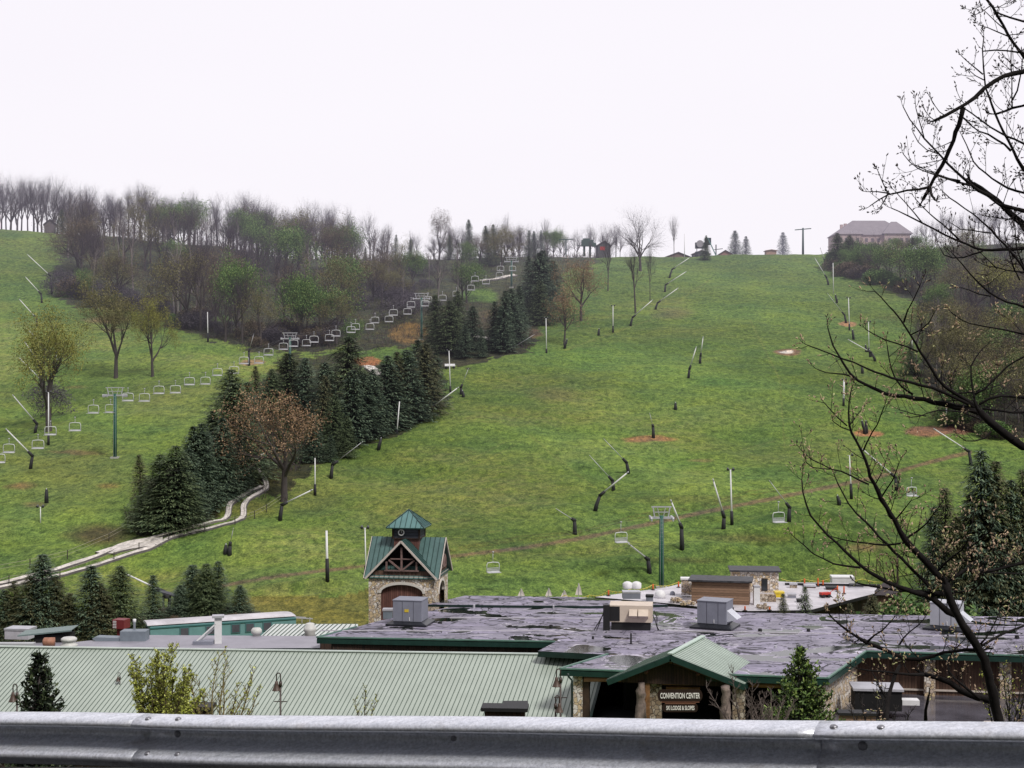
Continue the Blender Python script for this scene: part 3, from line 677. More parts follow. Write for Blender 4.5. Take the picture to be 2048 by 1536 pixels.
def chair_proto(key,seatbig,hang):
    """unit wide chair, top of hanger at z=0"""
    f=MB(); w=.5; b=-hang
    pts=[(-w,0,b-.72),(-w*.97,-.02,b-.18),(-w*.85,-.02,b-.04),(0,-.02,b),(w*.85,-.02,b-.04),(w*.97,-.02,b-.18),(w,0,b-.72)]
    f.tube(pts,.031,6); f.tube([(-w,0,b-.72),(w,0,b-.72)],.038,6)
    s=MB(); n=5
    for i in range(n): s.box((0,-.05-.09*i,b-.74),(1.0,.075,.035))
    bk=MB()
    for i in range(1 if not seatbig else 3): bk.box((0,.02,b-.64+.1*i),(.98,.03,.05))
    h=MB(); h.tube([(0,0,0),(0,.03,-hang*.6),(0,0,b)],.022,6); h.box((0,0,.0),(.1,.16,.09))
    PROTO[key]=[('frame',mesh_of(f,key+'_frame',simple('chair_frame_paint',(.68,.69,.72),.5,.1,2),True),[]),('seat',mesh_of(s,key+'_seat',simple('chair_seat',(.5,.5,.54),.5,.2,3)),[]),('backrest',mesh_of(bk,key+'_backrest',steel),[]),('hanger',mesh_of(h,key+'_hanger',steel,True),[])]
chair_proto('chairA',False,.45); chair_proto('chairB',True,.75)
YA=lambda x: float(np.interp(x,[0,230,580,843,1025],[208,228,290,330,388]))
CH=[(-2,916),(18,896),(76,888),(101,861),(150,853),(187,818),(221,817),(256,794),(289,795),(318,780),(351,779),(379,763),(411,762),(435,745),(468,741),(488,722),(518,721),(537,705),(567,694),(587,688),(613,687),(628,680),(659,677),(672,668),(702,661),(711,655),(740,655),(750,642),(778,640),(787,627),(815,625),(822,611),(850,609),(856,601),(885,598),(913,590),(942,578),(950,560),(972,566),(999,553),(1001,540),(1025,540)]
tops=[]
for i,(x,y) in enumerate(CH):
    Y=YA(x); wpx=float(np.interp(x,[0,230,580,843,1025],[23.5,22,18,16,13.5])); W=wpx/F*Y
    ztop=(CY-(y-8))/F*Y+.45*W+ .1; X=(x-CX)/F*Y
    instance('chairA','lift_chair','white chairlift chair, %s along the line from the left edge of the photo'%ordinal(i),'lift chair',(X,Y,ztop-.1),rnd.uniform(-.25,.25),W,'chairs of the left chairlift')
    tops.append((X,Y,ztop))
# haul ropes through the hangers of each side
for side,lab in ((0,'lower'),(1,'upper')):
    m=MB(); pts=[Vector(t) for k,t in enumerate(tops) if k%2==side]
    pts=[pts[0]+(pts[0]-pts[1])*3]+pts
    m.tube(pts,.013,4,cap=False); tag(m.build('haul_rope',rope),'thin %s haul rope of the left chairlift'%lab,'cable')
CB=[(986,1104,1148,27,158),(1242,1044,1084,27,163),(1557,1004,1044,27,172),(1823,956,994,24,182)]
tp=[]
for i,(x,t,b_,wpx,Y) in enumerate(CB):
    W=wpx/F*Y; X=(x-CX)/F*Y; z=(CY-t)/F*Y
    instance('chairB','lift_chair',['empty lift chair hanging right of the clock tower','lift chair hanging left of the tall green lift tower','lift chair hanging right of the tall green lift tower','rightmost lift chair above the dirt track'][i],'lift chair',(X,Y,z),.35,(W,W,W),'chairs of the right chairlift'); tp.append(Vector((X,Y,z)))
a=tp[0]+(tp[0]-tp[1])*1.5; b_=tp[-1]+(tp[-1]-tp[-2])*1.2
m=MB(); m.tube([a]+tp+[b_],.008,4,cap=False); tag(m.build('haul_rope',rope),'thin haul rope of the right chairlift','cable')
# ------------------------------------------------------------------ snow lances and lamp poles
def on(px,py,Y): return P(px,py,Y)
def lance(label,base,elbow,tip,thick=1.0,pad=True,grp='snow lances on the slopes'):
    p=G(*base); Y=p.y; t=thing('snow_lance',label,'snow lance',p,0,grp)
    e=on(elbow[0],elbow[1],Y)-p; q=on(tip[0],tip[1],Y-.8)-p
    r0=.27
    m=MB(); m.tube([(0,0,-.3),(e.x*.25,0,e.z*.35),(e.x,e.y,e.z)],[r0*1.15,r0,r0*.8],8); m.build('padded_post',blackpad,t,True)
    d=q-e; L=d.length; dn=d/L
    m=MB(); m.tube([e-dn*.15,e+dn*min(1.0,.18*L)],[r0*.95,r0*.75],8); m.build('pad_sleeve',blackpad,t,True)
    m=MB(); m.tube([e+dn*min(.8,.15*L),q],[.12*thick,.09*thick],6); m.build('pipe',whitep if pad else steel,t,True)
    m=MB(); m.tube([q-dn*.05,q+dn*.3],[.1*thick,.07*thick],8); m.build('nozzle',steel,t,True)
LN=[('top left corner of the meadow',(104,588),(101,552),(56,510)),('below the top-left one',(84,606),(82,588),(52,555)),('third down the left edge',(75,655),(73,637),(40,600)),('behind the yellow-green tree',(88,712),(87,694),(56,659)),
('left of the yellow-green tree trunk',(82,742),(81,729),(51,686)),('crossing the yellow-green tree trunk',(88,784),(86,764),(41,718)),('long one left of the yellow tree foot',(70,866),(74,848),(27,792)),('long one lowest on the left edge',(61,938),(65,912),(14,860)),
('dark one at the second lift tower',(498,731),(498,702),(507,670)),('low in front of the rust-orange tree',(560,1041),(564,1010),(622,981)),('right of the lower spruces',(662,957),(665,930),(723,885)),('at the right end of the lower spruces',(855,838),(862,816),(915,776)),
('thin dark one beside the double pads',(922,789),(922,775),(936,739)),('at the foot of the ridge spruces',(1018,706),(1022,698),(1067,670)),('beneath the forked bare tree',(1261,652),(1265,635),(1304,601)),('third down the upper left slope edge',(1311,619),(1315,606),(1355,577)),
('second down the upper left slope edge',(1330,584),(1331,570),(1371,544)),('topmost on the left of the main slope',(1339,556),(1344,539),(1378,516)),('right one of a leaning pair mid slope',(1400,727),(1401,712),(1406,676)),('left one of a leaning pair mid slope',(1377,756),(1379,738),(1392,696)),
('in the orange dirt ring',(1307,876),(1306,853),(1300,829)),('upper one of three in the slope centre',(1257,947),(1253,925),(1210,880)),('middle one of three in the slope centre',(1227,981),(1225,961),(1181,913)),('lowest of three in the slope centre',(1190,1022),(1200,991),(1254,946)),
('with a yellow tip above the dirt track',(1150,1069),(1149,1041),(1115,1019)),('left of the tall green lift tower',(1299,1146),(1296,1119),(1260,1090)),('just right of the tall green lift tower',(1364,1099),(1363,1055),(1343,1004)),('left of the twin lamp pole',(1447,1058),(1448,1034),(1427,962)),
('beside the third hanging chair',(1578,1044),(1579,1015),(1541,964)),('behind the front tree boughs',(1793,981),(1791,955),(1727,900)),('long one at the right end of the dirt track',(1942,930),(1938,903),(1870,859)),('lying among pads on the right slope',(1751,722),(1742,705),(1698,680)),
('above the small dirt ring on the right',(1692,646),(1689,630),(1656,588)),('upper right slope edge',(1657,570),(1653,555),(1630,517)),('topmost on the right slope edge',(1650,530),(1649,521),(1641,497)),('bare one on the track bank',(459,1110),(460,1090),(466,1060)),('between the front spruces',(335,1196),(326,1183),(252,1148))]
THIN={(1210,880),(1181,913),(1115,1019),(1300,829),(936,739),(1541,964),(723,885),(507,670),(466,1060),(1067,670),(1656,588)}
for w_,b0,e0,t0 in LN: lance('snow lance with black padded foot, '+w_,b0,e0,t0,.45 if t0 in THIN else 1.0,t0 not in THIN)
# bare pads without their pipe
def pad(label,base,top,lean=0,w=.32):
    p=G(*base); Y=p.y; e=on(top[0],top[1],Y)-p
    t=thing('padded_post',label,'padded post',p,0,'padded posts without a lance')
    m=MB(); m.tube([(0,0,-.3),(e.x*.3,0,e.z*.5),(e.x*.6,0,e.z*.55),(e.x,0,e.z)],[w,w*.9,w*.8,w*.6],8); m.build('pad',blackpad,t,True)
    m=MB(); m.tube([(e.x,0,e.z-.1),(e.x,0,e.z+.2)],.06,6); m.build('pipe_stub',steel,t,True)
PD=[('alone low on the left meadow',(93,1006),(93,979)),('between the spruces and the main slope',(757,900),(762,877)),('right one of two beside the lamp pole',(927,794),(925,782)),('at the foot of the lower rust-orange tree',(1129,697),(1134,679)),('left of the forked bare tree',(1197,671),(1198,658)),('alone in the middle of the slope',(1351,819),(1351,806)),
('left of the steep track behind boughs',(1679,1010),(1675,992)),('in the small right dirt ring, left',(1730,868),(1724,842)),('in the small right dirt ring, right',(1733,866),(1732,843)),('under the leaning lance on the right',(1725,747),(1724,733)),('left one above the leaning lance',(1733,704),(1731,690)),('right one above the leaning lance',(1741,714),(1739,700)),
('right of the twin-headed pole high on the slope',(1707,679),(1705,660)),('at the vertical pole on the upper right edge',(1674,606),(1671,590)),('beside the track bank lance',(451,1108),(452,1090)),('near the upper right pole',(1660,534),(1662,520))]
for l,b0,t0 in PD: pad('short black padded post '+l,b0,t0)
lamph=simple('lamp_head_dark',(.06,.06,.07),.4,.2,2)
def lamp_pole(label,base,top,heads=2,padh=.22,w=.11):
    p=G(*base); Y=p.y; H=(base[1]-top[1])/F*Y; dx=(top[0]-base[0])/F*Y
    t=thing('lamp_pole',label,'lamp pole',p,0,'white poles on the slopes')
    m=MB(); m.tube([(0,0,-.3),(dx,0,H)],[w,w*.75],8); m.build('pole',whitep,t,True)
    if padh>0:
        m=MB(); m.tube([(0,0,-.2),(dx*padh,0,H*padh)],[.24,.2],8); m.build('pad',blackpad,t,True)
    if heads:
        m=MB(); m.bar((dx-.3,0,H),(dx+.3,0,H),.07); m.build('head_arm',steel,t)
        for s in ((-1,1) if heads==2 else (1,)):
            m=MB(); c=Vector((dx+s*.36,-.05,H+.1)); m.tube([c+Vector((0,.12,.12)),c+Vector((0,-.16,-.08))],[.12,.2],8); m.build('lamp_head',lamph,t,True)
LP=[('twin-headed lamp pole left of the clock tower',(732,1150),(730,1056),2,.2,.09),('twin-headed lamp pole right of the tall lift tower',(1464,1050),(1461,940),2,.25,.12),('lamp pole behind the front tree boughs',(1703,998),(1699,911),1,.35,.10),('lamp pole at the end of the lower spruces',(901,784),(898,702),2,.14,.11),
('thin white pole at the wood edge',(1093,706),(1092,637),2,.12,.11),('white pole below the hilltop hut',(1226,665),(1226,612),2,.25,.11),('white pole at the bottom of the left wood',(416,684),(415,624),0,.3,.12),('white pole behind the yellow-green tree',(114,745),(112,680),0,.15,.11),('pole with a cross piece right of the far-left tree foot',(97,890),(97,785),2,.2,.12),
('white pole right of the rust-orange tree',(630,991),(630,916),0,.3,.10),('leaning white pole in front of the middle spruces',(793,868),(799,803),0,.15,.12),('tall white pole left of the clock tower, on a thick black foot',(655,1163),(653,1062),0,.45,.16),('white pole on the upper right slope edge',(1667,588),(1666,526),0,.0,.12),('twin-headed pole high on the right slope',(1699,661),(1697,596),2,.2,.12),
('slim pole behind the leaning lance',(1738,702),(1737,644),2,.1,.10),('white pole before the dark conifer',(1825,745),(1824,680),0,.1,.12),('white pole between the two dirt patches',(1893,854),(1893,806),0,.2,.12),('white pole deep in the right wood',(1934,722),(1934,694),0,.0,.14),('thick pole with dark head on the right slope',(1687,812),(1688,760),2,.3,.2),('pole on the ridge beside the brown-roofed huts',(1369,519),(1369,468),0,0,.13),('short white post low on the left meadow',(81,1046),(81,1014),2,0,.08)]
for l,b0,t0,h_,ph,w_ in LP: lamp_pole(l,b0,t0,h_,ph,w_)
# ------------------------------------------------------------------ alpine slide: concrete chutes laid on the slope
chute=simple('chute_concrete',(.60,.56,.53),.7,.4,1.6)
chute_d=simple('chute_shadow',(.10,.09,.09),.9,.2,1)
def chute_ribbon(name,label,pts,hw,hgt=.25):
    m=MB(); P2=[]
    for (a,b),(c,d) in zip(pts[:-1],pts[1:]):
        n=max(1,int(math.hypot(c-a,d-b)/7))
        for k in range(n): t=k/n; P2.append((a+(c-a)*t,b+(d-b)*t))
    P2.append(pts[-1])
    C3=[G(x,y) for x,y in P2]
    # smooth
    for _ in range(2): C3=[C3[0]]+[(C3[i-1]+C3[i]*2+C3[i+1])/4 for i in range(1,len(C3)-1)]+[C3[-1]]
    ring=[]
    for i,c in enumerate(C3):
        d=C3[min(i+1,len(C3)-1)]-C3[max(i-1,0)]; d.z=0; d.normalize(); s=Vector((-d.y,d.x,0))
        L=c+s*hw; Rr=c-s*hw; L.z=GZ(L.x,L.y)+hgt; Rr.z=GZ(Rr.x,Rr.y)+hgt; mid=(L+Rr)/2-Vector((0,0,hgt*.5))
        lo=L+s*.25-Vector((0,0,hgt+.4)); ro=Rr-s*.25-Vector((0,0,hgt+.4)); li=L-s*.22+Vector((0,0,.0)); ri=Rr+s*.22
        ring.append([lo,L,li,mid,ri,Rr,ro])
    vs=[q for rr in ring for q in rr]; fs=[];mm=[]
    for i in range(len(ring)-1):
        for k in range(6):
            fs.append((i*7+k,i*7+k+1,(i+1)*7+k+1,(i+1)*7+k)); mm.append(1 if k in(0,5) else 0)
    m.v=vs; m.f=fs; m.m=mm
    return tag(m.build(name,[chute,chute_d]),label,'slide track')
chute_ribbon('slide_track','white concrete slide track running down past the dark spruces, upper lane',[(-25,1176),(40,1160),(110,1142),(200,1113),(245,1090),(300,1080),(360,1062),(430,1045),(456,1040),(458,1028),(456,1012),(468,1003),(500,985),(524,974)],.36)
chute_ribbon('slide_track','white concrete slide track running down past the dark spruces, lower lane',[(-25,1183),(40,1169),(105,1157),(200,1131),(245,1115),(300,1098),(345,1076),(430,1056),(476,1044),(490,1034),(484,1010),(500,998),(534,980),(533,966),(516,942),(503,926),(508,918),(530,910)],.36)
chute_ribbon('slide_platform','pale paved platform where the two slide lanes meet',[(208,1108),(250,1098),(290,1090),(325,1083)],1.3,.22)
chute_ribbon('slide_track','strip of white slide track high up beside the topmost lift tower',[(934,567),(960,563),(990,560),(1012,555),(1031,551)],.8,.35)
chute_ribbon('slide_track','short slide track glimpsed behind the middle spruces',[(915,664),(935,670),(955,675),(982,682)],.9,.4)
chute_ribbon('slide_track','short slide track glimpsed above the bank at the third lift tower',[(782,587),(800,585),(813,583)],.6,.4)
chute_ribbon('slide_track','slide track bend glimpsed between the middle spruces',[(722,737),(740,735),(750,742),(756,752)],1.0,.4)
# rope fence beside the slide
fpost=simple('weathered_post',(.05,.045,.04),.9,.3,3)
for lab,pl in (('low rope fence below the slide track',[(-5,1178),(18,1170),(120,1160),(228,1122),(278,1103),(337,1082),(409,1065),(470,1050),(509,1038),(533,1025),(562,1005)]),('low rope fence above the slide track',[(-5,1148),(60,1136),(135,1118),(218,1083),(263,1058)])):
    t=thing('rope_fence',lab,'fence',G(*pl[0]),0); o0=G(*pl[0]); tops=[]
    for (x,y) in pl:
        q=G(x,y)-o0; m=MB(); m.tube([q-Vector((0,0,.2)),q+Vector((0,0,1.1))],.06,6); m.build('post',fpost,t); tops.append(q+Vector((0,0,1.0)))
    m=MB(); m.tube(tops,.022,5,cap=False); m.tube([q-Vector((0,0,.45)) for q in tops],.018,5,cap=False); m.build('rope',simple('old_rope',(.35,.32,.25),.9,.2,3),t)
# white sled rack near the lamp pole
p=G(900,737); t=thing('sled_cart','white flat cart parked at the end of the spruces','cart',p,.1)
m=MB(); m.box((0,0,.55),(2.2,1.1,.18)); m.box((0,.5,.8),(2.2,.08,.4)); m.build('bed',whitep,t)
for s in(-.8,.8):
    m=MB(); m.tube([(s,-.6,.25),(s,.6,.25)],.25,10); m.build('wheel',blackpad,t,True)
# ------------------------------------------------------------------ building materials
def roof_mat():
    b=MatB('wet_roof_membrane'); v=b.coord(False,(1,1,1))
    vs=b.coord(False,(.16,.42,1)); vp=b.coord(False,(.17,.27,1),loc=(3,7,0))
    n=b.noise(vp,1.0,4,.55,.9)                       # puddles
    pud=b.ramp(n,[(.560,(0,0,0)),(.568,(1,1,1))])
    rim=b.ramp(n,[(.548,(0,0,0)),(.556,(1,1,1)),(.566,(0,0,0))])
    n2=b.noise(v,.5,6,.7); n3=b.noise(vs,2.2,4,.6)
    base=b.ramp(n2,[(.3,(.19,.178,.225)),(.7,(.35,.325,.395))])
    base=b.mix(base,b.ramp(n3,[(.35,(.72,.72,.74)),(.65,(1.15,1.15,1.18))]),1,'MULTIPLY')
    # welded seams every 3 m
    br=b.node('ShaderNodeTexBrick'); b.l.new(b.coord(False,(1,1,1),rot=(0,0,R(12))),br.inputs['Vector'])
    br.inputs['Scale'].default_value=1; br.inputs['Brick Width'].default_value=14; br.inputs['Row Height'].default_value=2.6; br.inputs['Mortar Size'].default_value=.035; br.inputs['Mortar Smooth'].default_value=.3
    br.inputs['Color1'].default_value=(1,1,1,1);br.inputs['Color2'].default_value=(.9,.9,.92,1);br.inputs['Mortar'].default_value=(.35,.35,.38,1)
    base=b.mix(base,br.outputs['Color'],1,'MULTIPLY')
    base=b.mix(base,(.60,.57,.64),rim); 
    col=b.mix(base,(.012,.018,.012),pud)
    # dark wet cracks along puddle shores
    cr=b.ramp(b.noise(vp,1.15,4,.55,1.6),[(.472,(1.15,1.13,1.2)),(.484,(.02,.02,.03)),(.510,(.02,.02,.03)),(.522,(1.15,1.13,1.2)),(.56,(1,1,1))])
    col=b.mix(col,cr,1,'MULTIPLY'); cr2=b.ramp(b.noise(vp,2.6,3,.5,1.2),[(.49,(1,1,1)),(.497,(.12,.12,.14)),(.505,(.12,.12,.14)),(.512,(1,1,1))]); col=b.mix(col,cr2,.9,'MULTIPLY')
    b.set(Base_Color=col,Roughness=b.ramp(pud,[(0,(.62,)*3),(1,(.04,)*3)]))
    b.b.inputs['Specular IOR Level'].default_value=.5
    return b.m
membrane=roof_mat()
def stone_mat(name,sc,c1,c2,c3,mortar):
    b=MatB(name); v=b.coord(True); 
    n=b.node('ShaderNodeTexNoise'); n.inputs['Scale'].default_value=3; b.l.new(v,n.inputs['Vector'])
    vv=b.mix(v,n.outputs['Color'],.12)
    vo=b.node('ShaderNodeTexVoronoi',feature='F1'); vo.inputs['Scale'].default_value=sc; b.l.new(vv,vo.inputs['Vector'])
    ve=b.node('ShaderNodeTexVoronoi',feature='DISTANCE_TO_EDGE'); ve.inputs['Scale'].default_value=sc; b.l.new(vv,ve.inputs['Vector'])
    sep=b.node('ShaderNodeSeparateColor'); b.l.new(vo.outputs['Color'],sep.inputs[0])
    col=b.ramp(sep.outputs[0],[(0,c1),(.35,c2),(.7,c3),(1,tuple(q*.35 for q in c1))],'CONSTANT')
    e=b.ramp(ve.outputs['Distance'],[(.02,(0,0,0)),(.07,(1,1,1))])
    col=b.mix(mortar,col,e); col=b.mix(col,b.ramp(b.noise(v,18,4,.7),[(.3,(.7,.7,.7)),(.7,(1.25,1.25,1.25))]),1,'MULTIPLY')
    b.set(Base_Color=col,Roughness=.85); b.bump(e,.8,.04); return b.m
stone=stone_mat('fieldstone',4.6,(.60,.49,.40),(.82,.76,.70),(.68,.53,.34),(.17,.14,.13))
stone_d=stone_mat('fieldstone_dark',4.4,(.38,.30,.22),(.55,.48,.40),(.30,.22,.15),(.05,.04,.035))
def board_mat(name,c1,c2,horiz=False,w=.18,rough=.75):
    b=MatB(name); v=b.coord(True)
    sep=b.node('ShaderNodeSeparateXYZ'); b.l.new(v,sep.inputs[0])
    if horiz: src=sep.outputs['Z']
    else:
        a=b.node('ShaderNodeMath',operation='ADD'); b.l.new(sep.outputs['X'],a.inputs[0]); b.l.new(sep.outputs['Y'],a.inputs[1]); src=a.outputs[0]
    d=b.node('ShaderNodeMath',operation='DIVIDE'); d.inputs[1].default_value=w; b.l.new(src,d.inputs[0])
    fr=b.node('ShaderNodeMath',operation='FRACT'); b.l.new(d.outputs[0],fr.inputs[0])
    fl=b.node('ShaderNodeMath',operation='FLOOR'); b.l.new(d.outputs[0],fl.inputs[0])
    wn=b.node('ShaderNodeTexWhiteNoise',noise_dimensions='1D'); b.l.new(fl.outputs[0],wn.inputs['W'])
    col=b.ramp(wn.outputs['Value'],[(0,c1),(1,c2)])
    g=b.ramp(fr.outputs[0],[(0,(.12,.12,.12)),(.13,(1,1,1)),(.9,(1,1,1)),(1,(.2,.2,.2))])
    col=b.mix(col,g,1,'MULTIPLY')
    gr=b.noise(b.coord(True,(1,1,8) if horiz else (8,8,1)),2,5,.7); col=b.mix(col,b.ramp(gr,[(.3,(.65,.65,.65)),(.7,(1.3,1.3,1.3))]),1,'MULTIPLY')
    b.set(Base_Color=col,Roughness=rough); b.bump(g,.5,.02); return b.m
boards=board_mat('brown_boards',(.085,.045,.032),(.17,.10,.07)); boards_d=board_mat('dark_boards',(.028,.016,.012),(.07,.038,.026)); logs=board_mat('log_siding',(.20,.12,.075),(.32,.20,.13),True,.24); slate=board_mat('grey_lap_boards',(.05,.055,.075),(.085,.09,.115),True,.3)
fascia=simple('green_fascia',(.012,.042,.034),.4,.25,2); fasc_d=simple('dark_fascia',(.010,.028,.024),.45,.3,2); trimw=simple('cream_trim',(.62,.55,.50),.7,.12,3); redwood=board_mat('redwood_boards',(.13,.055,.045),(.22,.10,.08)); dark=simple('dark_interior',(.006,.006,.007),.9,.2,1); log=simple('peeled_log',(.26,.13,.055),.6,.45,2.5,bump=.4); gnarl=simple('gnarled_trunk',(.22,.17,.15),.8,.5,3.5,bump=.8); greyu=simple('grey_unit_paint',(.24,.25,.31),.5,.10,1.2); beige=simple('beige_unit_paint',(.66,.56,.47),.5,.08,1.5); blk=simple('black_rubber',(.012,.012,.014),.6,.2,2)
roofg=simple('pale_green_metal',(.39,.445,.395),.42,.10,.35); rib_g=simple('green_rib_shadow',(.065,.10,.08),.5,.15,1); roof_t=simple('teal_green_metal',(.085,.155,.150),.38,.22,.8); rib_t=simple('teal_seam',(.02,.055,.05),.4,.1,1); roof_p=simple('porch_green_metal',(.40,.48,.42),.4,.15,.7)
ZR=-19.1
def ztop(px,py): return PZ(px,py,ZR)
# ------------------------------------------------------------------ convention building with flat roof
conv=thing('convention_building','long low convention building with wide wet flat roof and green fascia','building',(0,0,0))
pl=[(1120,1338),(1215,1309),(1076,1302),(1110,1284),(634,1275),(713,1254),(760,1241),(916,1211),(1335,1213),(1480,1225),(2048,1234),(2500,1240),(2500,1325),(1732,1303),(1655,1357)]
m=MB(); m.prism([ztop(*q) for q in pl],.42,0,1); m.build('flat_roof',[membrane,fasc_d],conv)
m=MB(); edges=[(pl[i],pl[(i+1)%len(pl)]) for i in (0,4,12,13,14,3)]
for a,b_ in edges:
    A=ztop(*a)+Vector((0,0,.03));B=ztop(*b_)+Vector((0,0,.03)); d=(B-A).normalized(); m.bar(A-d*.02,B+d*.02,.16,.10)
m.build('roof_edge_flashing',simple('edge_flashing',(.10,.20,.16),.35,.2,2),conv)
m=MB()
for a,b_ in edges:
    A=ztop(*a);B=ztop(*b_); n=Vector((-(B-A).y,(B-A).x,0)).normalized(); n=n if n.y<0 else -n
    m.bar(A+n*.05-Vector((0,0,.27)),B+n*.05-Vector((0,0,.27)),.06,.34)
m.build('fascia_board',fascia,conv)
cen=Vector((8,108,0))
def inset(a,k):
    p=ztop(*a); d=(cen-p); d.z=0; return p+d.normalized()*k
wl=[inset(q,1.6) for q in ((634,1275),(713,1254),(760,1241),(916,1211),(1335,1213),(1480,1225),(2500,1240))]
# perimeter wall behind everything
m=MB(); L=[(634,1275),(713,1254),(760,1241),(916,1211),(1335,1213),(1480,1225),(2500,1240)]
for a,b_ in zip(L[:-1],L[1:]):
    A=inset(a,1.2);B=inset(b_,1.2); A.z=B.z=ZR-.45-3.2; m.bar(A,B,.3,6.4)
A=inset((634,1275),1.2);B=inset((1110,1284),1.0)
A.z=B.z=ZR-.45-3.2; m.bar(A,B,.3,6.4)
m.build('outer_wall',boards_d,conv)
# raised far section
m=MB(); zz=ZR+.22; rs=[PZ(x,y,zz) for x,y in ((853,1209),(930,1191),(1160,1194),(1336,1209),(1180,1212))]; m.prism(rs,.2,0,1); m.build('raised_roof',[membrane,fasc_d],conv)
# low curb strips crossing the roof
m=MB()
for a,b_ in (((1010,1209),(1190,1222)),((640,1262),(1110,1262)),((1240,1285),(1276,1288)),((1330,1262),(2040,1275)),((900,1236),(1200,1238))):
    A=ztop(*a)+Vector((0,0,.03));B=ztop(*b_)+Vector((0,0,.03)); m.bar(A,B,.16,.06)
m.build('roof_batten',simple('batten_grey',(.5,.48,.54),.5,.2,2),conv)
# right wing walls
N=ztop(1655,1357);Mp=ztop(1732,1303);Lp=ztop(2500,1325)
d1=(Mp-N).normalized(); d2=(Lp-Mp).normalized(); n2=Vector((d2.y,-d2.x,0)); n1=Vector((d1.y,-d1.x,0))
zb=-22.3; h=ZR-.45-zb
def wall(mb,a,b_,zt,zb,th,m=None):
    a=Vector(a);b_=Vector(b_); a.z=b_.z=(zt+zb)/2; mb.bar(a,b_,th,zt-zb,m)
m=MB(); wall(m,N+d1*.6-n1*.7,Mp-n1*.7-n2*.8,ZR-.44,zb-3,.3); m.build('stone_wall',stone,conv)
m=MB(); wall(m,Mp-n2*1.3-d2*.5,Lp-n2*1.3,ZR-.44,zb,.25); m.build('board_wall',boards,conv)
m=MB(); wall(m,Mp-n2*1.12+d2*.0,Lp-n2*1.12,zb+.42,zb+.3,.12); m.build('white_sill',trimw,conv)
for px_ in (1858,2009,2170):
    k=(px_-1732)/(2500-1732.); X=None
    # solve position along M-L seen at this column
    t=0;best=None
    for i in range(400):
        q=Mp+d2*(i*.1)-n2*.95; 
        if abs(CX+F*q.x/q.y-px_)<(best or (1e9,))[0]: best=(abs(CX+F*q.x/q.y-px_),q.copy())
    q=best[1]; m=MB(); m.box((q.x,q.y,(ZR-.44+zb)/2),(.75,.6,h),rz=math.atan2(d2.y,d2.x)); m.build('stone_pillar',stone,conv)
# porch terrace, back wall, floor
A=ztop(1120,1338)
m=MB(); m.prism([PZ(1120,1338,ZR)+Vector((.2,.3,-3.6)),PZ(1655,1357,ZR)+Vector((0,.3,-3.6)),PZ(1732,1303,ZR)+Vector((-.6,0,-3.6)),PZ(1215,1309,ZR)+Vector((0,0,-3.6))],3.2); m.build('porch_floor',blk,conv)
m=MB(); a=ztop(1255,1325)+Vector((0,1.5,0)); b_=ztop(1730,1318)+Vector((-1.3,1.0,0)); wall(m,a,b_,ZR-.5,-22.7,.3); wall(m,a,a+Vector((.3,2.5,0)),ZR-.5,-22.7,.3); m.build('entrance_wall',dark,conv)
F0=ztop(1120,1338); F1=ztop(1655,1357); fd=(F1-F0).normalized()
def along(px_,dy=0):
    best=None
    for i in range(900):
        q=F0+fd*(i*.025); e=abs(CX+F*q.x/q.y-px_)
        if best is None or e<best[0]: best=(e,q.copy())
    return best[1]+Vector((0,dy,0))
def pillar(px_,w,mat,name,dy=.7,dep=.6,zt=ZR-.46,zbm=-22.7):
    q=along(px_,dy); m=MB(); m.box((q.x,q.y,(zt+zbm)/2),(w,dep,zt-zbm),rz=math.atan2(fd.y,fd.x)); return m.build(name,mat,conv)
pillar(1158,.62,stone,'stone_pillar'); pillar(1174,.42,simple('dark_brown_post',(.05,.028,.018),.7,.4,3),'timber_post',.75,.6)
pillar(1312,.78,stone_d,'stone_pillar',.2); pillar(1478,.82,stone_d,'stone_pillar',.1)
pillar(1640,.7,stone_d,'stone_pillar',.9)
def gpost(px_,r,dy):
    q=along(px_,dy); m=MB(); rr=random.Random(px_); pts=[];rs=[]
    for i in range(12): 
        u=i/11; pts.append((q.x+rr.uniform(-.05,.05),q.y+rr.uniform(-.05,.05),-22.7+u*3.1)); rs.append(r*(1.35-.5*u)*rr.uniform(.85,1.18))
    m.tube(pts,rs,9); m.build('log_post',gnarl,conv,True)
gpost(1279,.30,-.9); gpost(1446,.30,-1.2)
q=along(1293,-.5); m=MB(); m.box((q.x,q.y,-21),(.3,.3,3.2)); m.build('timber_post',log,conv)
def logbeam(p0,p1,Y0,Y1,r,mat=log,name='log_beam'):
    m=MB(); a=P(p0[0],p0[1],Y0); b_=P(p1[0],p1[1],Y1); m.tube([a,(a+b_)/2+Vector((0,0,.03)),b_],[r,r*.9,r],9); m.build(name,mat,conv,True)
logbeam((1168,1358),(1303,1361),94.2,93.6,.19); logbeam((1170,1352),(1300,1354),94.6,94.2,.14,simple('dark_brown_post',(.05,.028,.018)))
logbeam((1325,1365),(1470,1369),93,92.6,.17); logbeam((1332,1376),(1400,1377),93.1,93,.11); logbeam((1496,1369),(1640,1377),92.6,91.6,.17)
m=MB(); q=P(1139,1352,93.6); m.tube([P(1136,1347,93.2),P(1137,1353,93.2),P(1144,1361,93.5),P(1144,1440,93.5)],.07,8); m.build('downspout',fasc_d,conv,True)
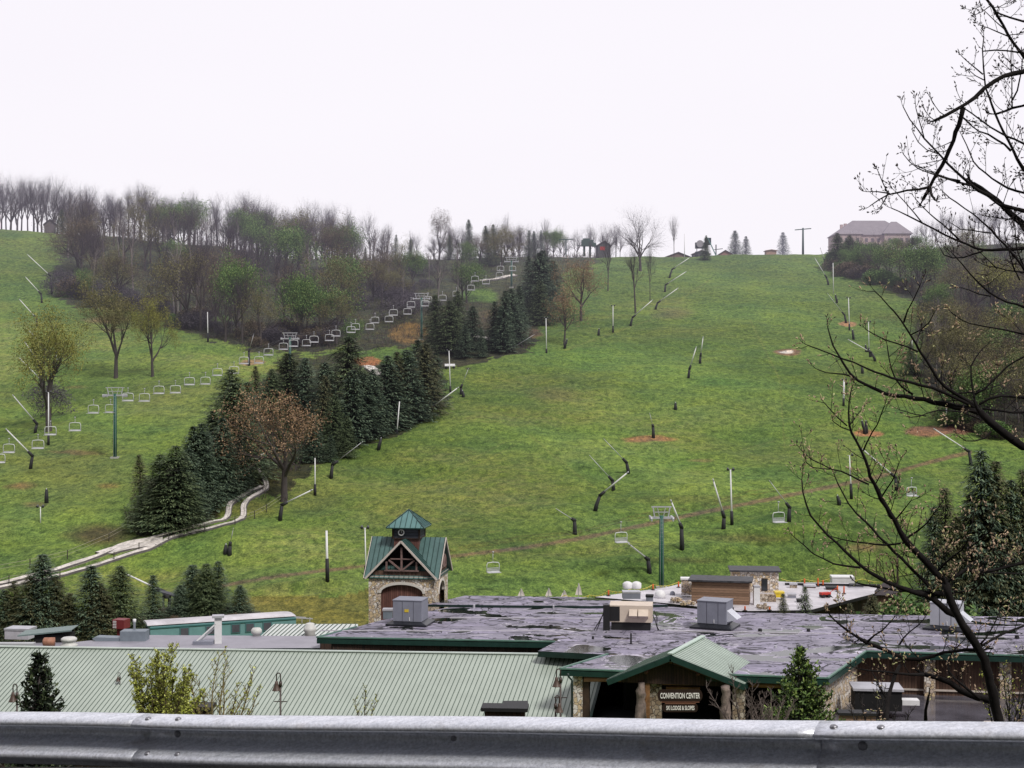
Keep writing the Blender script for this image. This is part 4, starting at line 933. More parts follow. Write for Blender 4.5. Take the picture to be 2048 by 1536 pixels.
# porch gable
PY=91.6
RF=P(1340,1309,PY); LF=P(1214,1358,PY); EF=P(1489,1368,PY); dv=Vector((3.05,6.5,0))
RB=RF+dv; LB=LF+dv*.9; EB=EF+dv*.70
m=MB()
def slab(m,a,b_,c,d,th,mt=0,ms=1):
    nrm=(b_-a).cross(d-a).normalized(); nrm=nrm if nrm.z>0 else -nrm
    vs=[a,b_,c,d]; lo=[q-nrm*th for q in vs]; m.add(vs+lo,[(0,1,2,3),(7,6,5,4)],mt); m.add(vs+lo,[(0,4,5,1),(1,5,6,2),(2,6,7,3),(3,7,4,0)],ms); return nrm
nr=slab(m,RF,EF,EB,RB,.14)
for i in range(18):
    u=(i+.5)/18; a=RF.lerp(RB,u); b_=EF.lerp(EB,u); m.bar(a+nr*.006,b_+nr*.004,.05,.02,2,up=nr)
m.build('porch_roof',[roof_p,fascia,rib_g],conv)
m=MB(); nl=slab(m,LF,RF,RB,LB,.14)
for i in range(17):
    u=(i+.5)/17; m.bar(RF.lerp(RB,u)+nl*.006,LF.lerp(LB,u)+nl*.004,.05,.02,2,up=nl)
m.build('porch_roof',[roof_p,fascia,rib_g],conv)
m=MB(); m.bar(RF+Vector((0,0,.05)),RB+Vector((0,0,.05)),.34,.08); m.build('ridge_cap',simple('ridge_cap_pale',(.50,.62,.55),.35,.1,1),conv)
m=MB(); dn=Vector((0,0,-.22)); f=Vector((0,-.09,0))
m.bar(LF+dn+f,RF+dn+f,.06,.36); m.bar(RF+dn+f,EF+dn+f,.06,.36); m.bar(EF+dn,EB+dn,.06,.34); m.build('rake_board',fascia,conv)
m=MB(); gy=Vector((.25,.9,0)); g0=LF+gy+Vector((.7,0,-.15)); g1=RF+gy+Vector((0,0,-.25)); g2=EF+gy+Vector((-.7,0,-.15)); m.add([g0,g1,g2,g2+Vector((0,0,-.25)),g0+Vector((0,0,-.25))],[(0,1,2,3,4)]); m.build('gable_panel',boards_d,conv)
m=MB(); ca_=RF+Vector((.1,.35,-.55)); m.tube([ca_,ca_+Vector((0,.9,0))],.14,8); 
for s,e in((LF,.38),(EF,.38)):
    q=RF.lerp(s,e)+Vector((0,.3,-.62)); m.tube([q,q+Vector((.3,.9,0))],.13,8)
m.bar(RF+Vector((0,.5,-.5)),LF.lerp(RF,.12)+Vector((0,.5,-.4)),.16,.2); m.bar(RF+Vector((0,.5,-.5)),EF.lerp(RF,.12)+Vector((0,.5,-.4)),.16,.2)
m.build('gable_truss',simple('stained_log',(.11,.04,.022),.55,.4,3),conv,True)
# entrance signs
def text_mesh(s,size,ext=.02,off=0.0):
    c=bpy.data.curves.new('t','FONT'); c.body=s; c.size=size; c.extrude=ext; c.align_x='CENTER'; c.align_y='CENTER'; c.offset=off
    o=bpy.data.objects.new('t',c); COL.objects.link(o); bpy.context.view_layer.update()
    me=bpy.data.meshes.new_from_object(o.evaluated_get(bpy.context.evaluated_depsgraph_get())); bpy.data.objects.remove(o); return me
signb=simple('sign_brown',(.022,.009,.007),.5,.2,2); signw=simple('sign_lettering',(.95,.92,.88),.6,.03,2)
def sign(x0,x1,y0,y1,Y,text,label,hgt,wid,serif):
    p=P((x0+x1)/2,(y0+y1)/2,Y); W=(x1-x0)/F*Y; H=(y1-y0)/F*Y
    t=thing('hanging_sign',label,'sign',p,0,'entrance signs')
    m=MB(); n=10; pts=[]
    for sx,a0 in((1,-90),(-1,90)):
        for k in range(n+1):
            a=R(a0+180*k/n); pts.append((sx*0+ (W/2-H*.35)*sx + H*.35*math.cos(a), H/2*math.sin(a)))
    vs=[(x,-.03,z) for x,z in pts]+[(x,.05,z) for x,z in pts]; N_=len(pts)
    m.add(vs,[tuple(range(N_)),tuple(range(N_,2*N_))[::-1]]+[(i,i+N_,(i+1)%N_+N_,(i+1)%N_) for i in range(N_)]); m.build('sign_board',signb,t)
    me=text_mesh(text,1.0,.02,.012); bb=[v.co for v in me.vertices]; w_=max(q.x for q in bb)-min(q.x for q in bb); h_=max(q.y for q in bb)-min(q.y for q in bb); cx=(max(q.x for q in bb)+min(q.x for q in bb))/2; cy=(max(q.y for q in bb)+min(q.y for q in bb))/2
    for v in me.vertices: x,y,z=v.co; v.co=((x-cx)*wid/w_,-.05-z,(y-cy)*hgt/h_)
    # slab serifs
    me.materials.clear(); me.materials.append(signw); o=bpy.data.objects.new('lettering',me); COL.objects.link(o); o.parent=t
    m=MB(); m.box((0,-.045,-H/2-.03 if serif else H/2+.0),(W*.86,.03,.025)); m.build('trim_line',simple('sign_trim',(.35,.16,.10),.6,.1,2),t)
sign(1315,1405,1379,1403,91.0,'CONVENTION CENTER','brown entrance sign lettered CONVENTION CENTER hanging in the porch gable',.36,2.56,True)
sign(1325,1396,1407,1424,91.0,'SKI LODGE & SLOPES','smaller brown sign lettered SKI LODGE & SLOPES below the convention sign',.27,1.82,False)
# lower wet roof on the right
m=MB(); wet=simple('wet_black_roof',(.10,.095,.115),.12,.5,.35,obj=False)
m.prism([Vector((N.x-.5,86,zb)),Vector((48,84,zb)),Lp-n2*1.1-Vector((0,0,Lp.z-zb)),Mp-n2*1.2-Vector((0,0,Mp.z-zb)),N-n1*.6-Vector((0,0,N.z-zb))],3.2,0,1); tag(m.build('lower_roof',[wet,boards_d]),'low wet black roof terrace below the right wing','roof')
# ------------------------------------------------------------------ long metal roof hall
hall=thing('metal_roof_hall','long hall with pale green ribbed metal roof in front of the flat roofs','building',(0,0,0))
zr=-19.62; ra=PZ(1214,1311,zr); rb=PZ(-330,1289.5,zr)
rd=(rb-ra).normalized(); dwn=Vector((-.232,-1,-.43)); SL=11.5
nrm=rd.cross(dwn).normalized(); nrm=nrm if nrm.z>0 else -nrm
m=MB(); vs=[ra,rb,rb+dwn*SL,ra+dwn*SL]; m.add(vs+[q-nrm*.12 for q in vs],[(0,1,2,3),(7,6,5,4),(0,4,5,1),(1,5,6,2),(2,6,7,3),(3,7,4,0)],0)
LR=(rb-ra).length; nrib=int(LR/.33)
for i in range(nrib+1):
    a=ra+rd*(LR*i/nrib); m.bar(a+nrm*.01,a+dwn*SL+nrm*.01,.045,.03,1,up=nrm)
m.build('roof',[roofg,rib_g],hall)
m=MB(); m.bar(ra+Vector((0,0,.06)),rb+Vector((0,0,.06)),.34,.07); m.build('ridge_cap',simple('ridge_cap_grey',(.55,.62,.58),.35,.1,1),hall)
m=MB(); e0=ra+dwn*(SL-.6)-Vector((0,0,.3)); e1=rb+dwn*(SL-.6)-Vector((0,0,.3)); wall(m,e0,e1,e0.z,-26,.3); bk=Vector((.4,1.0,-.5)); wall(m,ra+bk,rb+bk,zr-.3,-26,.3); wall(m,e0,ra+bk,e0.z,-26,.3); m.build('wall',boards_d,hall)
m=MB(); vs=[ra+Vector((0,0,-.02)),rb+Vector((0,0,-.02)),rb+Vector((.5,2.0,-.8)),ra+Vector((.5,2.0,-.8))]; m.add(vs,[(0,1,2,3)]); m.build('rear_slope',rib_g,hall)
m=MB(); m.bar(ra+nrm*.05,ra+dwn*SL+nrm*.05,.2,.12,up=nrm); m.build('rake_trim',fascia,hall)
# ------------------------------------------------------------------ rooftop units
def rtu(label,x0,x1,top,base,curb,mat,seed=0,hood=1,kind='roof_unit',z=ZR,depth=None,group='air handling units on the flat roof'):
    c=PZ((x0+x1)/2,curb,z); Y=c.y; W=(x1-x0)/F*Y; H=(base-top)/F*Y; ch=(curb-base)/F*Y; D=depth or W*.85
    t=thing(kind,label,'roof unit',c+Vector((0,D/2,0)),R(-12-12*((x0+x1)/2>1000)-4*((x0+x1)/2>1800)),group)
    m=MB(); m.box((0,0,ch+H/2),(W,D,H)); 
    for fx in(-.17,.22): m.box((W*fx,-D/2-.006,ch+H*.5),(.03,.02,H*.96),m=1)
    m.box((0,0,ch+H+.03),(W+.08,D+.08,.06),m=0); m.build('casing',[mat,simple('unit_seam',(.10,.10,.13),.5,.1,2)],t)
    if hood:
        m=MB(); x=W/2*hood; m.add([(x,-D*.4,ch+H*.62),(x,D*.3,ch+H*.62),(x+.8*hood,D*.3,ch+H*.25),(x+.8*hood,-D*.4,ch+H*.25),(x,-D*.4,ch+H*.1),(x,D*.3,ch+H*.1)],[(0,1,2,3),(3,2,5,4),(0,3,4),(1,5,2)]); m.build('intake_hood',simple('hood_white',(.6,.62,.7),.4,.1,1),t)
    m=MB(); a=W*.5+.5;b_=D*.5+.4
    lo=[(-a,-b_,.16),(a,-b_,.16),(a,b_,.16),(-a,b_,.16)]; hi=[(-W*.45,-D*.45,ch+.01),(W*.45,-D*.45,ch+.01),(W*.45,D*.45,ch+.01),(-W*.45,D*.45,ch+.01)]
    m.add(lo+hi,[(i,(i+1)%4,4+(i+1)%4,4+i) for i in range(4)]); m.box((0,0,.08),(2*a,2*b_,.16)); m.build('curb',[simple('curb_black',(.018,.02,.026),.3,.3,1)],t)
    m=MB(); m.box((W*.08,-D/2-.02,ch+.12*H),(.05,.04,.28)); m.build('handle',whitep,t)
    return t,W,D,H,ch
u=rtu('grey roof unit in front of the clock tower, with a yellow sticker',790,849,1202,1243,1252,greyu,0,0)
m=MB(); m.box((-u[1]*.02,-u[2]/2-.02,u[4]+u[3]*.52),(.34,.02,.22)); m.build('sticker',simple('sticker_yellow',(.75,.55,.05),.5,.05,2),u[0])
rtu('grey roof unit in the middle right of the flat roof',1404,1464,1204,1248,1259,greyu,1,1)
rtu('pale grey roof unit behind the thick front tree bough',1873,1930,1208,1252,1262,simple('pale_unit_paint',(.50,.51,.58),.5,.08,1.2),1,1)
c=PZ(1265,1261,ZR); Y=c.y; t=thing('roof_unit','beige roof unit on a black stand beside a black screen','roof unit',c+Vector((0,1.1,0)),R(-7))
k=Y/F
m=MB(); m.box((0,0,1.28),(86*k,2.2,1.30)); m.build('casing',beige,t)
m=MB(); m.box((-32*k,-1.12,1.28),(20*k,.04,1.12)); m.build('grille',blk,t)
m=MB(); m.box((0,0,.30),(78*k,2.0,.6)); m.build('stand',blk,t)
for sx,w_ in((5,16),(25,20)):
    m=MB(); a=(sx-w_/2)*k;b_=(sx+w_/2)*k; m.add([(a,-1.1,1.65),(b_,-1.1,1.65),(b_,-1.6,1.2),(a,-1.6,1.2),(a,-1.1,.95),(b_,-1.1,.95)],[(0,1,2,3),(3,2,5,4),(0,3,4),(1,5,2)]); m.build('intake_hood',beige,t)
m=MB(); m.tube([(46*k,-.6,1.5),(52*k,-.7,1.0),(52*k,-.7,.3),(56*k,-.9,.02)],.04,6); m.tube([(44*k,-.8,1.2),(49*k,-.9,.7),(54*k,-1,.02)],.03,6); m.build('hose',blk,t)
c=PZ(1213,1260,ZR); t=thing('roof_screen','tall black screen panel with two raking struts left of the beige unit','screen',c,R(-7))
m=MB(); m.box((0,0,.98),(13*k,.5,1.96)); m.build('panel',blk,t)
for s in(0,.35):
    m=MB(); m.bar((-.1-s*.2,-.1,1.7-s),(-1.0-s*.6+.25,-.3,.0),.06); m.build('strut',blk,t)
# small vents and cones on the flat roof
for (x,y,w_,h_,lab) in ((1262,1288,4,22,'thin black vent pipe on the flat roof, centre'),(1186,1278,5,6,'small vent cone left of the black vent pipe'),(948,1216,5,7,'small vent cone on the far left of the roof'),(1107,1218,4,8,'short vent on the raised roof line'),(1520,1263,9,6,'squat black roof drain right of the middle unit'),(1617,1263,8,6,'squat black drain near the small conifer'),(2034,1277,10,7,'round black vent at the right edge'),(1551,1296,6,5,'small pale vent near the porch gable'),(880,1247,9,4,'flat drain cover right of the tower unit'),(1102,1253,8,4,'flat drain cover in the roof middle'),(1020,1254,9,4,'flat drain cover left of the middle one')):
    c=ztop(x,y); kk=c.y/F; m=MB(); m.lathe((0,0,0),[(w_*.5*kk,0),(w_*.42*kk,h_*kk*.8),(w_*.5*kk,h_*kk*.82),(w_*.3*kk,h_*kk)],10); o=m.build('roof_vent',blk if 'black' in lab or 'drain' in lab else steel); o.location=c; tag(o,lab,'vent')
# ------------------------------------------------------------------ clock tower
TS=22.7; TY=127.0; ez=P(0,1157,124.2).z
ct=thing('clock_tower','stone clock tower with teal metal cross gable roof and cupola','tower',((818-CX)/F*TY,TY,ez),R(-8))
w=3.0; gz=-25.4-ez
def archwall(m,w0,aw,top,spr,zt,zbm,y,n=14,axis='x'):
    """wall facing -y (or +x) with an arched opening"""
    A=[]
    for k in range(n+1):
        a=math.pi*k/n; A.append((-aw*math.cos(a),spr+(top-spr)*math.sin(a)))
    outer=[]; 
    def pt(x,z): return (x,y,z) if axis=='x' else (y,x,z)
    vs=[];fs=[]
    for i,(x,z) in enumerate(A):
        vs.append(pt(x,z)); vs.append(pt(x,zt))
    for i in range(n): fs.append((2*i,2*i+2,2*i+3,2*i+1))
    o=len(vs); vs+= [pt(-w0,zt),pt(-aw,zt),pt(-aw,zbm),pt(-w0,zbm),pt(aw,zt),pt(w0,zt),pt(w0,zbm),pt(aw,zbm)]
    fs+=[(o+3,o+2,o+1,o),(o+7,o+6,o+5,o+4)]
    m.add(vs,fs); return A
def archtrim(m,A,th,y,dep,axis='x'):
    def pt(x,z,yy): return (x,yy,z) if axis=='x' else (yy,x,z)
    zc=A[0][1]
    B=[(x*(1+th/abs(A[0][0])),zc+(z-zc)*(1+th/(max(q[1] for q in A)-zc)) if z>zc+1e-6 else z) for x,z in A]
    for i in range(len(A)-1):
        q=[A[i],A[i+1],B[i+1],B[i]]; m.add([pt(x,z,y) for x,z in q]+[pt(x,z,y+dep) for x,z in q],[(0,1,2,3),(3,2,6,7),(0,4,5,1)])
m=MB(); A1=archwall(m,w,1.88,-.52,-1.28,0,gz,-w); A2=archwall(m,w,1.3,-.50,-1.5,0,gz,w,axis='y')
m.quad((-w,w,gz),(-w,w,0),(w,w,0),(w,w,gz)); m.quad((-w,-w,gz),(-w,-w,0),(-w,w,0),(-w,w,gz)); m.build('stone_wall',stone,ct)
m=MB(); archtrim(m,A1,.24,-w-.06,.3); m.build('arch_trim',simple('white_stone_trim',(.68,.64,.60),.7,.08,2),ct)
m=MB(); archtrim(m,A2,.22,w+.06,-.3,'y'); m.build('arch_trim',simple('white_stone_trim',(.68,.64,.60),.7),ct)
m=MB(); m.box((0,-w+.35,(gz-.4)/2),(3.9,.1,-gz-.4)); m.build('board_door',redwood,ct)
m=MB(); m.box((w-.45,0,(gz-.4)/2),(.1,2.7,-gz-.4)); m.build('board_door',boards,ct)
m=MB(); m.box((w-.35,-.1,-2.2),(.06,.9,2.2)); m.build('pale_panel',trimw,ct)
m=MB(); m.box((0,0,.10),(2*w+.24,2*w+.24,.2)); m.build('cornice',trimw,ct)
rh=3.25; ov=.35; yw=w+ov
def groof(axis):
    m=MB(); sl=rh/(w+.12); th=.12
    zed=.05
    for s in(-1,1):
        if axis=='x': # ridge along x, slopes to -y/+y
            a=(-yw,0,rh+.12);b_=(yw,0,rh+.12);c=(yw,s*(w+.2),zed);d=(-yw,s*(w+.2),zed)
        else:
            a=(0,-yw,rh+.12);b_=(0,yw,rh+.12);c=(s*(w+.2),yw,zed);d=(s*(w+.2),-yw,zed)
        a,b_,c,d=[Vector(q) for q in (a,b_,c,d)]
        n_=slab(m,a,b_,c,d,th,0,0)
        k=15
        for i in range(k+1):
            u=i/k; m.bar(a.lerp(b_,u)+n_*.03,d.lerp(c,u)+n_*.03,.045,.07,1,up=n_)
    m.build('gable_roof',[roof_t,rib_t],ct)
groof('x'); groof('y')
for ax in ('y-','x+','x-'):
    rzq={'y-':0,'x+':R(90),'x-':R(-90)}[ax]; M=Matrix.Rotation(rzq,3,'Z')
    T=lambda x,y,z: M@Vector((x,y,z))
    yf=-yw-.03
    m=MB()
    for s in(-1,1): m.bar(T(s*(w+.22),yf,.0),T(0,yf,rh+.08),.10,.17)
    m.build('rake_trim',trimw,ct)
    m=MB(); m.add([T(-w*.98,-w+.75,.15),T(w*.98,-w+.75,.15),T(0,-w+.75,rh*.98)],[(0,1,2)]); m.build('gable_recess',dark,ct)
    m=MB(); m.box(T(0,-w+.1,.42),(2*w*.86,.16,.5),M=M); m.build('gable_boards',boards,ct)
    m=MB(); yb=-w-.1
    m.bar(T(0,yb,.7),T(0,yb,2.75),.16,.12); m.bar(T(-1.55,yb,.72),T(1.55,yb,.72),.12,.12); m.bar(T(-1.0,yb,1.75),T(1.0,yb,1.75),.1,.1)
    for s in(-1,1): m.bar(T(0,yb,.72),T(s*1.15,yb,1.65),.16,.14); m.bar(T(s*1.35,yb,.7),T(s*1.35,yb,1.5),.16,.14)
    m.build('gable_truss',simple('weathered_truss',(.20,.13,.12),.8,.3,4),ct)
m=MB(); m.box((0,0,2.75),(2.25,2.25,1.5)); m.build('cupola_base',redwood,ct)
m=MB(); m.box((0,0,3.86),(2.42,2.42,.95)); 
for sx in(-1,1):
    for sy in(-1,1): m.box((sx*1.2,sy*1.2,3.86),(.16,.16,1.0),m=1)
m.box((0,0,3.36),(2.56,2.56,.08),m=1); m.build('cupola',[slate,boards_d],ct)
m=MB(); e=1.72; m.add([(-e,-e,4.36),(e,-e,4.36),(e,e,4.36),(-e,e,4.36),(0,0,5.85)],[(0,1,4),(1,2,4),(2,3,4),(3,0,4)]); m.box((0,0,4.31),(2*e,2*e,.1),m=1)
for r_ in range(4):
    M=Matrix.Rotation(R(90*r_),3,'Z')
    for i in range(-3,4):
        x=i*.48; zt_=5.85-abs(x)/e*1.49; yt=-abs(x)
        m.bar(M@Vector((x,-e,4.39)),M@Vector((x,yt-.02,zt_+.02)),.04,.06,1)
    m.bar(M@Vector((-e,-e,4.38)),M@Vector((0,0,5.87)),.09,.08,1)
m.build('cupola_roof',[simple('blue_green_metal',(.12,.24,.24),.35,.15,1),rib_t],ct)
m=MB(); m.tube([(-.42,-1.26,3.9),(-.42,-1.31,3.9)],.27,24); m.build('clock_face',blk,ct)
m=MB(); pts=[(-.42+.25*math.cos(2*math.pi*k/24),-1.33,3.9+.25*math.sin(2*math.pi*k/24)) for k in range(25)]; m.tube(pts,.055,6,cap=False); m.build('clock_rim',simple('clock_white',(.85,.85,.85),.5,.03,1),ct,True)
m=MB(); m.bar((-.42,-1.33,3.9),(-.42,-1.33,4.06),.03); m.bar((-.42,-1.33,3.9),(-.32,-1.33,3.86),.03); m.build('clock_hand',whitep,ct)
# ------------------------------------------------------------------ small things by pixel box
def pbox(name,label,cat,x0,x1,y0,y1,Y,dep,mat,rz=0,roofm=None,ov=0,parent=None,extra=None):
    c=P((x0+x1)/2,y1,Y); W=(x1-x0)/F*Y; H=(y1-y0)/F*Y
    t=thing(name,label,cat,c+Vector((0,dep/2,0)),rz)
    m=MB(); m.box((0,0,H/2-(.0 if not roofm else .08)),(W,dep,H-(.0 if not roofm else .16))); m.build('body',mat,t)
    if roofm: m=MB(); m.box((0,0,H-.06),(W+2*ov,dep+2*ov,.16)); m.build('cap',roofm,t)
    return t,W,H,dep
zL=-20.6
lodge=thing('ski_lodge','low ski lodge with snow-white flat roof behind the convention roof','building',(0,0,0))
whiteroof=simple('white_membrane',(.55,.53,.57),.5,.25,.5,obj=False)
m=MB(); m.prism([PZ(x,y,zL) for x,y in ((1190,1194),(1330,1175),(1372,1165),(1470,1158),(1600,1165),(1700,1166),(1792,1176),(1620,1220),(1480,1222),(1330,1206))],.3,0,1); m.build('roof',[whiteroof,blk],lodge)
m=MB(); m.prism([PZ(x,y,zL-.3) for x,y in ((1215,1193),(1335,1178),(1378,1168),(1472,1162),(1596,1168),(1695,1169),(1775,1178),(1612,1217),(1480,1219),(1332,1203))],4.3); m.build('wall',boards_d,lodge)
m=MB(); m.bar(PZ(1570,1168,zL+.1),PZ(1760,1171,zL+.1),.3,.22); m.build('parapet',blk,lodge)
def onL(x,y): return PZ(x,y,zL).y
def window(t,W,H,dep,x,z,w_,h_,mat=None):
    m=MB(); m.box((x,-dep/2-.02,z),(w_,.05,h_)); f_=m.build('window',simple('dark_frame',(.05,.03,.025),.6,.2,2),t)
    m=MB(); m.box((x,-dep/2-.05,z),(w_-.12,.02,h_-.12)); m.build('pane',simple('window_pane',(.03,.035,.04),.1,.1,1),f_)
t,W,H,D=pbox('stone_hut','stone block with dark flat cap and one shuttered window on the lodge roof','hut',1468,1560,1141,1192,139,3.2,stone,R(-6),simple('snowy_dark_cap',(.05,.05,.06),.6,.6,2),.25); window(t,W,H,D,.9,H*.45,.6,1.25)
t,W,H,D=pbox('log_hut','log-sided block with dark flat cap on the lodge roof','hut',1390,1504,1161,1212,131.5,3.0,logs,R(-12),simple('snowy_dark_cap',(.05,.05,.06)),.3)
t,W,H,D=pbox('stone_chimney','square stone chimney with white cap beside the log hut','chimney',1364,1386,1157,1190,136,1.0,stone,R(-6),whitep,.08)
pbox('white_cabinet','tall white cabinet between the log hut and the stone hut','cabinet',1508,1520,1172,1214,131,.6,whitep,0,steel,.02)
pbox('stone_planter','dark stone base beneath the stone hut','planter',1520,1552,1190,1208,133,.8,stone_d,0)
pbox('yellow_bin','yellow bin at the foot of the stone hut','bin',1551,1568,1184,1195,134,.8,simple('yellow_plastic',(.75,.55,.03),.5,.1,2),0,simple('yellow_lid',(.8,.62,.08),.4,.1,2),.05)
pbox('white_box','big white box on the far edge of the lodge roof','box',1666,1710,1154,1172,147,1.6,whitep,R(-4),simple('white_lid',(.8,.8,.82),.5,.05,1),.03)
for i,(x,yb,yt) in enumerate([(1217,1192,1180),(1306,1180,1168),(1357,1175,1163),(1609,1172,1157),(1636,1173,1156),(1646,1172,1160),(1688,1188,1172),(1675,1183,1171),(1490,1222,1212),(1539,1221,1214)]):
    q=PZ(x,yb,zL); kk=q.y/F; H=(yb-yt)*kk; t=thing('safety_post','orange safety post on the lodge roof, %s from the left'%ordinal([0,1,2,5,6,7,9,8,3,4][i]),'post',q,0,'orange safety posts')
    m=MB(); m.lathe((0,0,0),[(.09,0),(.07,H*.9),(.04,H)],8); m.build('post',simple('orange_plastic',(.75,.14,.03),.5,.1,2),t,True)
    m=MB(); m.lathe((0,0,0),[(.22,0),(.22,.05),(.1,.09)],8); m.build('base',blk,t)
def flagline(label,pts,Y,n):
    t=thing('flag_line',label,'flag rope',P(*pts[0],Y[0])); o0=P(*pts[0],Y[0]); L=[]
    for i,((x,y),yy) in enumerate(zip(pts,Y)):
        a=P(x,y,yy)-o0; L.append(a)
    full=[]
    for a,b_ in zip(L[:-1],L[1:]):
        for k in range(8): u=k/8; full.append(a.lerp(b_,u)-Vector((0,0,.28*math.sin(math.pi*u))))
    full.append(L[-1])
    m=MB(); m.tube(full,.03,4,cap=False); m.build('rope',simple('yellow_rope',(.7,.62,.15),.6,.1,2),t)
    m=MB()
    for i in range(n):
        u=(i+.5)/n*(len(full)-1); k=int(u); a=full[k].lerp(full[min(k+1,len(full)-1)],u-k); s=rnd.uniform(.14,.22)
        m.add([a+Vector((-.1,0,0)),a+Vector((.1,0,0)),a+Vector((rnd.uniform(-.06,.06),.02,-s))],[(0,1,2)],0)
    m.build('pennants',simple('yellow_flag',(.85,.75,.10),.6,.05,2),t)
flagline('yellow pennant rope on the left of the lodge roof',[(1092,1193),(1130,1190),(1180,1190),(1217,1181),(1265,1176),(1306,1169),(1357,1164),(1400,1160),(1465,1154)],[140,140,140,139,141,144,146,147,148],52)
flagline('yellow pennant rope on the right of the lodge roof',[(1562,1157),(1609,1158),(1660,1157),(1725,1158),(1790,1160)],[149,148,148,148,149],22)
m=MB();
for i,(x,yb,yt) in enumerate([(1042,1192,1177),(1097,1192,1176),(1128,1194,1180),(1157,1190,1166)]):
    Y=142; a=P(x,yb,Y); H=(yb-yt)/F*Y; t=thing('white_banner',['leftmost small white banner beyond the flat roof','second small white banner beyond the flat roof','third small white banner beyond the flat roof','tallest white banner beyond the flat roof'][i],'banner',a-Vector((0,0,3.2)),0,'white banners beyond the roof')
    m=MB(); m.tube([(0,0,0),(0,0,3.2+H)],.03,6); m.build('pole',steel,t)
    m=MB(); w_=.38; m.add([(-w_*.9,0,3.2),(w_,.05,3.2),(w_*.6,0,3.2+H*.6),(.05,0,3.2+H),(-w_*.4,.05,3.2+H*.55)],[(0,1,2,3,4)]); m.build('cloth',simple('white_cloth',(.8,.72,.70),.8,.08,2),t)
for i,x in enumerate((1255,1273)):
    q=PZ(x,1186,zL); m=MB(); m.lathe((0,0,0),[(.42,.1),(.48,.2),(.48,.62),(.3,.74),(.1,.8)],14); o=m.build('water_tank',whitep,None,True); o.location=q+Vector((0,0,.35)); tag(o,['left one of two white tanks at the corner of the lodge roof','right one of two white tanks at the corner of the lodge roof'][i],'tank')
pbox('condenser','grey condenser box below the two white tanks','condenser',1246,1281,1184,1198,132,1.2,greyu,0,steel,.02)
# clutter in the gap between the roofs
r=random.Random(5)
for i,(x,y,w_,h_,mt,l) in enumerate([(1320,1196,22,16,whitep,'round white vent housing on the lodge roof'),(1345,1190,10,8,greyu,'small grey box on the lodge roof'),(1352,1205,22,8,stone,'pile of pale rubble left of the log hut'),(1375,1210,26,7,stone,'pile of pale rubble in front of the chimney'),(1528,1217,22,6,stone_d,'pile of dark rubble right of the log hut')]):
    q=PZ(x,y,zL); kk=q.y/F; t=thing('roof_clutter' if i>1 else 'vent_housing',l,'rubble' if i>1 else 'vent',q)
    if i<2: m=MB(); m.lathe((0,0,0),[(w_*.5*kk,0),(w_*.5*kk,h_*kk*.5),(w_*.4*kk,h_*kk*.8),(w_*.15*kk,h_*kk)],12); m.build('housing',mt,t,True)
    else:
        m=MB()
        for k_ in range(18): m.box((r.uniform(-.5,.5)*w_*kk,r.uniform(-.6,.6),r.uniform(.05,h_*kk)),(r.uniform(.12,.4),r.uniform(.12,.4),r.uniform(.1,.3)),rz=r.random()*3)
        m.build('stones',mt,t)
for i,(x,y,w_,h_,d_,mt,l) in enumerate([(1300,1203,14,12,.8,greyu,'small grey cabinet at the left end of the lodge roof'),(1428,1222,20,9,.9,blk,'low black box in front of the log hut'),(1462,1224,12,7,.6,steel,'small metal box in front of the log hut'),(1585,1196,16,8,.7,greyu,'grey box right of the yellow bin'),(1600,1205,10,6,.6,blk,'small black box near the young spruces'),(1622,1176,22,5,1.2,boards,'long brown bench on the lodge roof'),(1665,1180,20,5,1.2,boards,'second brown bench nearer the white box'),(1588,1176,14,9,.6,stone_d,'dark stone block behind the grey box'),(1715,1176,26,6,1.0,steel,'low metal rack right of the white box'),(1408,1232,16,8,.8,stone_d,'dark stone block in the gap between the roofs')]):
    q=PZ(x,y,zL); pbox('equipment_box' if 'bench' not in l else 'bench',l,'box' if 'bench' not in l else 'bench',x-w_/2,x+w_/2,y-h_,y,q.y,d_,mt,R(-8),steel if i%2 else blk,.04)
q=PZ(1650,1195,zL); t=thing('red_cart','small red handcart on the lodge roof','cart',q,R(20)); redp=simple('red_paint',(.5,.04,.03),.5,.1,2)
m=MB(); m.box((0,0,.4),(1.0,.55,.22)); m.build('tray',redp,t); m=MB(); m.tube([(.5,0,.45),(1.3,0,.85)],.03,6); m.build('handle',redp,t)
for s in(-.3,.3): m=MB(); m.tube([(s,-.33,.18),(s,.33,.18)],.17,10); m.build('wheel',blk,t)
t,W,H,D=pbox('brown_hut','small brown hut with dark hipped roof right of the lodge','hut',1762,1796,1190,1228,133,2.2,boards,R(-15))
m=MB(); e=W/2+.3; m.add([(-e,-1.4,H),(e,-1.4,H),(e,1.4,H),(-e,1.4,H),(-.3,0,H+1.0),(.3,0,H+1.0)],[(0,1,5,4),(1,2,5),(2,3,4,5),(3,0,4),(3,2,1,0)]); m.build('roof',simple('brown_shingle',(.055,.045,.05),.8,.3,3),t)
p=G(1795,1235); t=thing('utility_pole','plain wooden utility pole right of the brown hut','pole',p); m=MB(); m.tube([(0,0,-.3),(0,0,(1235-1108)/F*p.y)],[.14,.10],8); m.build('pole',simple('pole_wood',(.16,.12,.10),.85,.3,3),t)
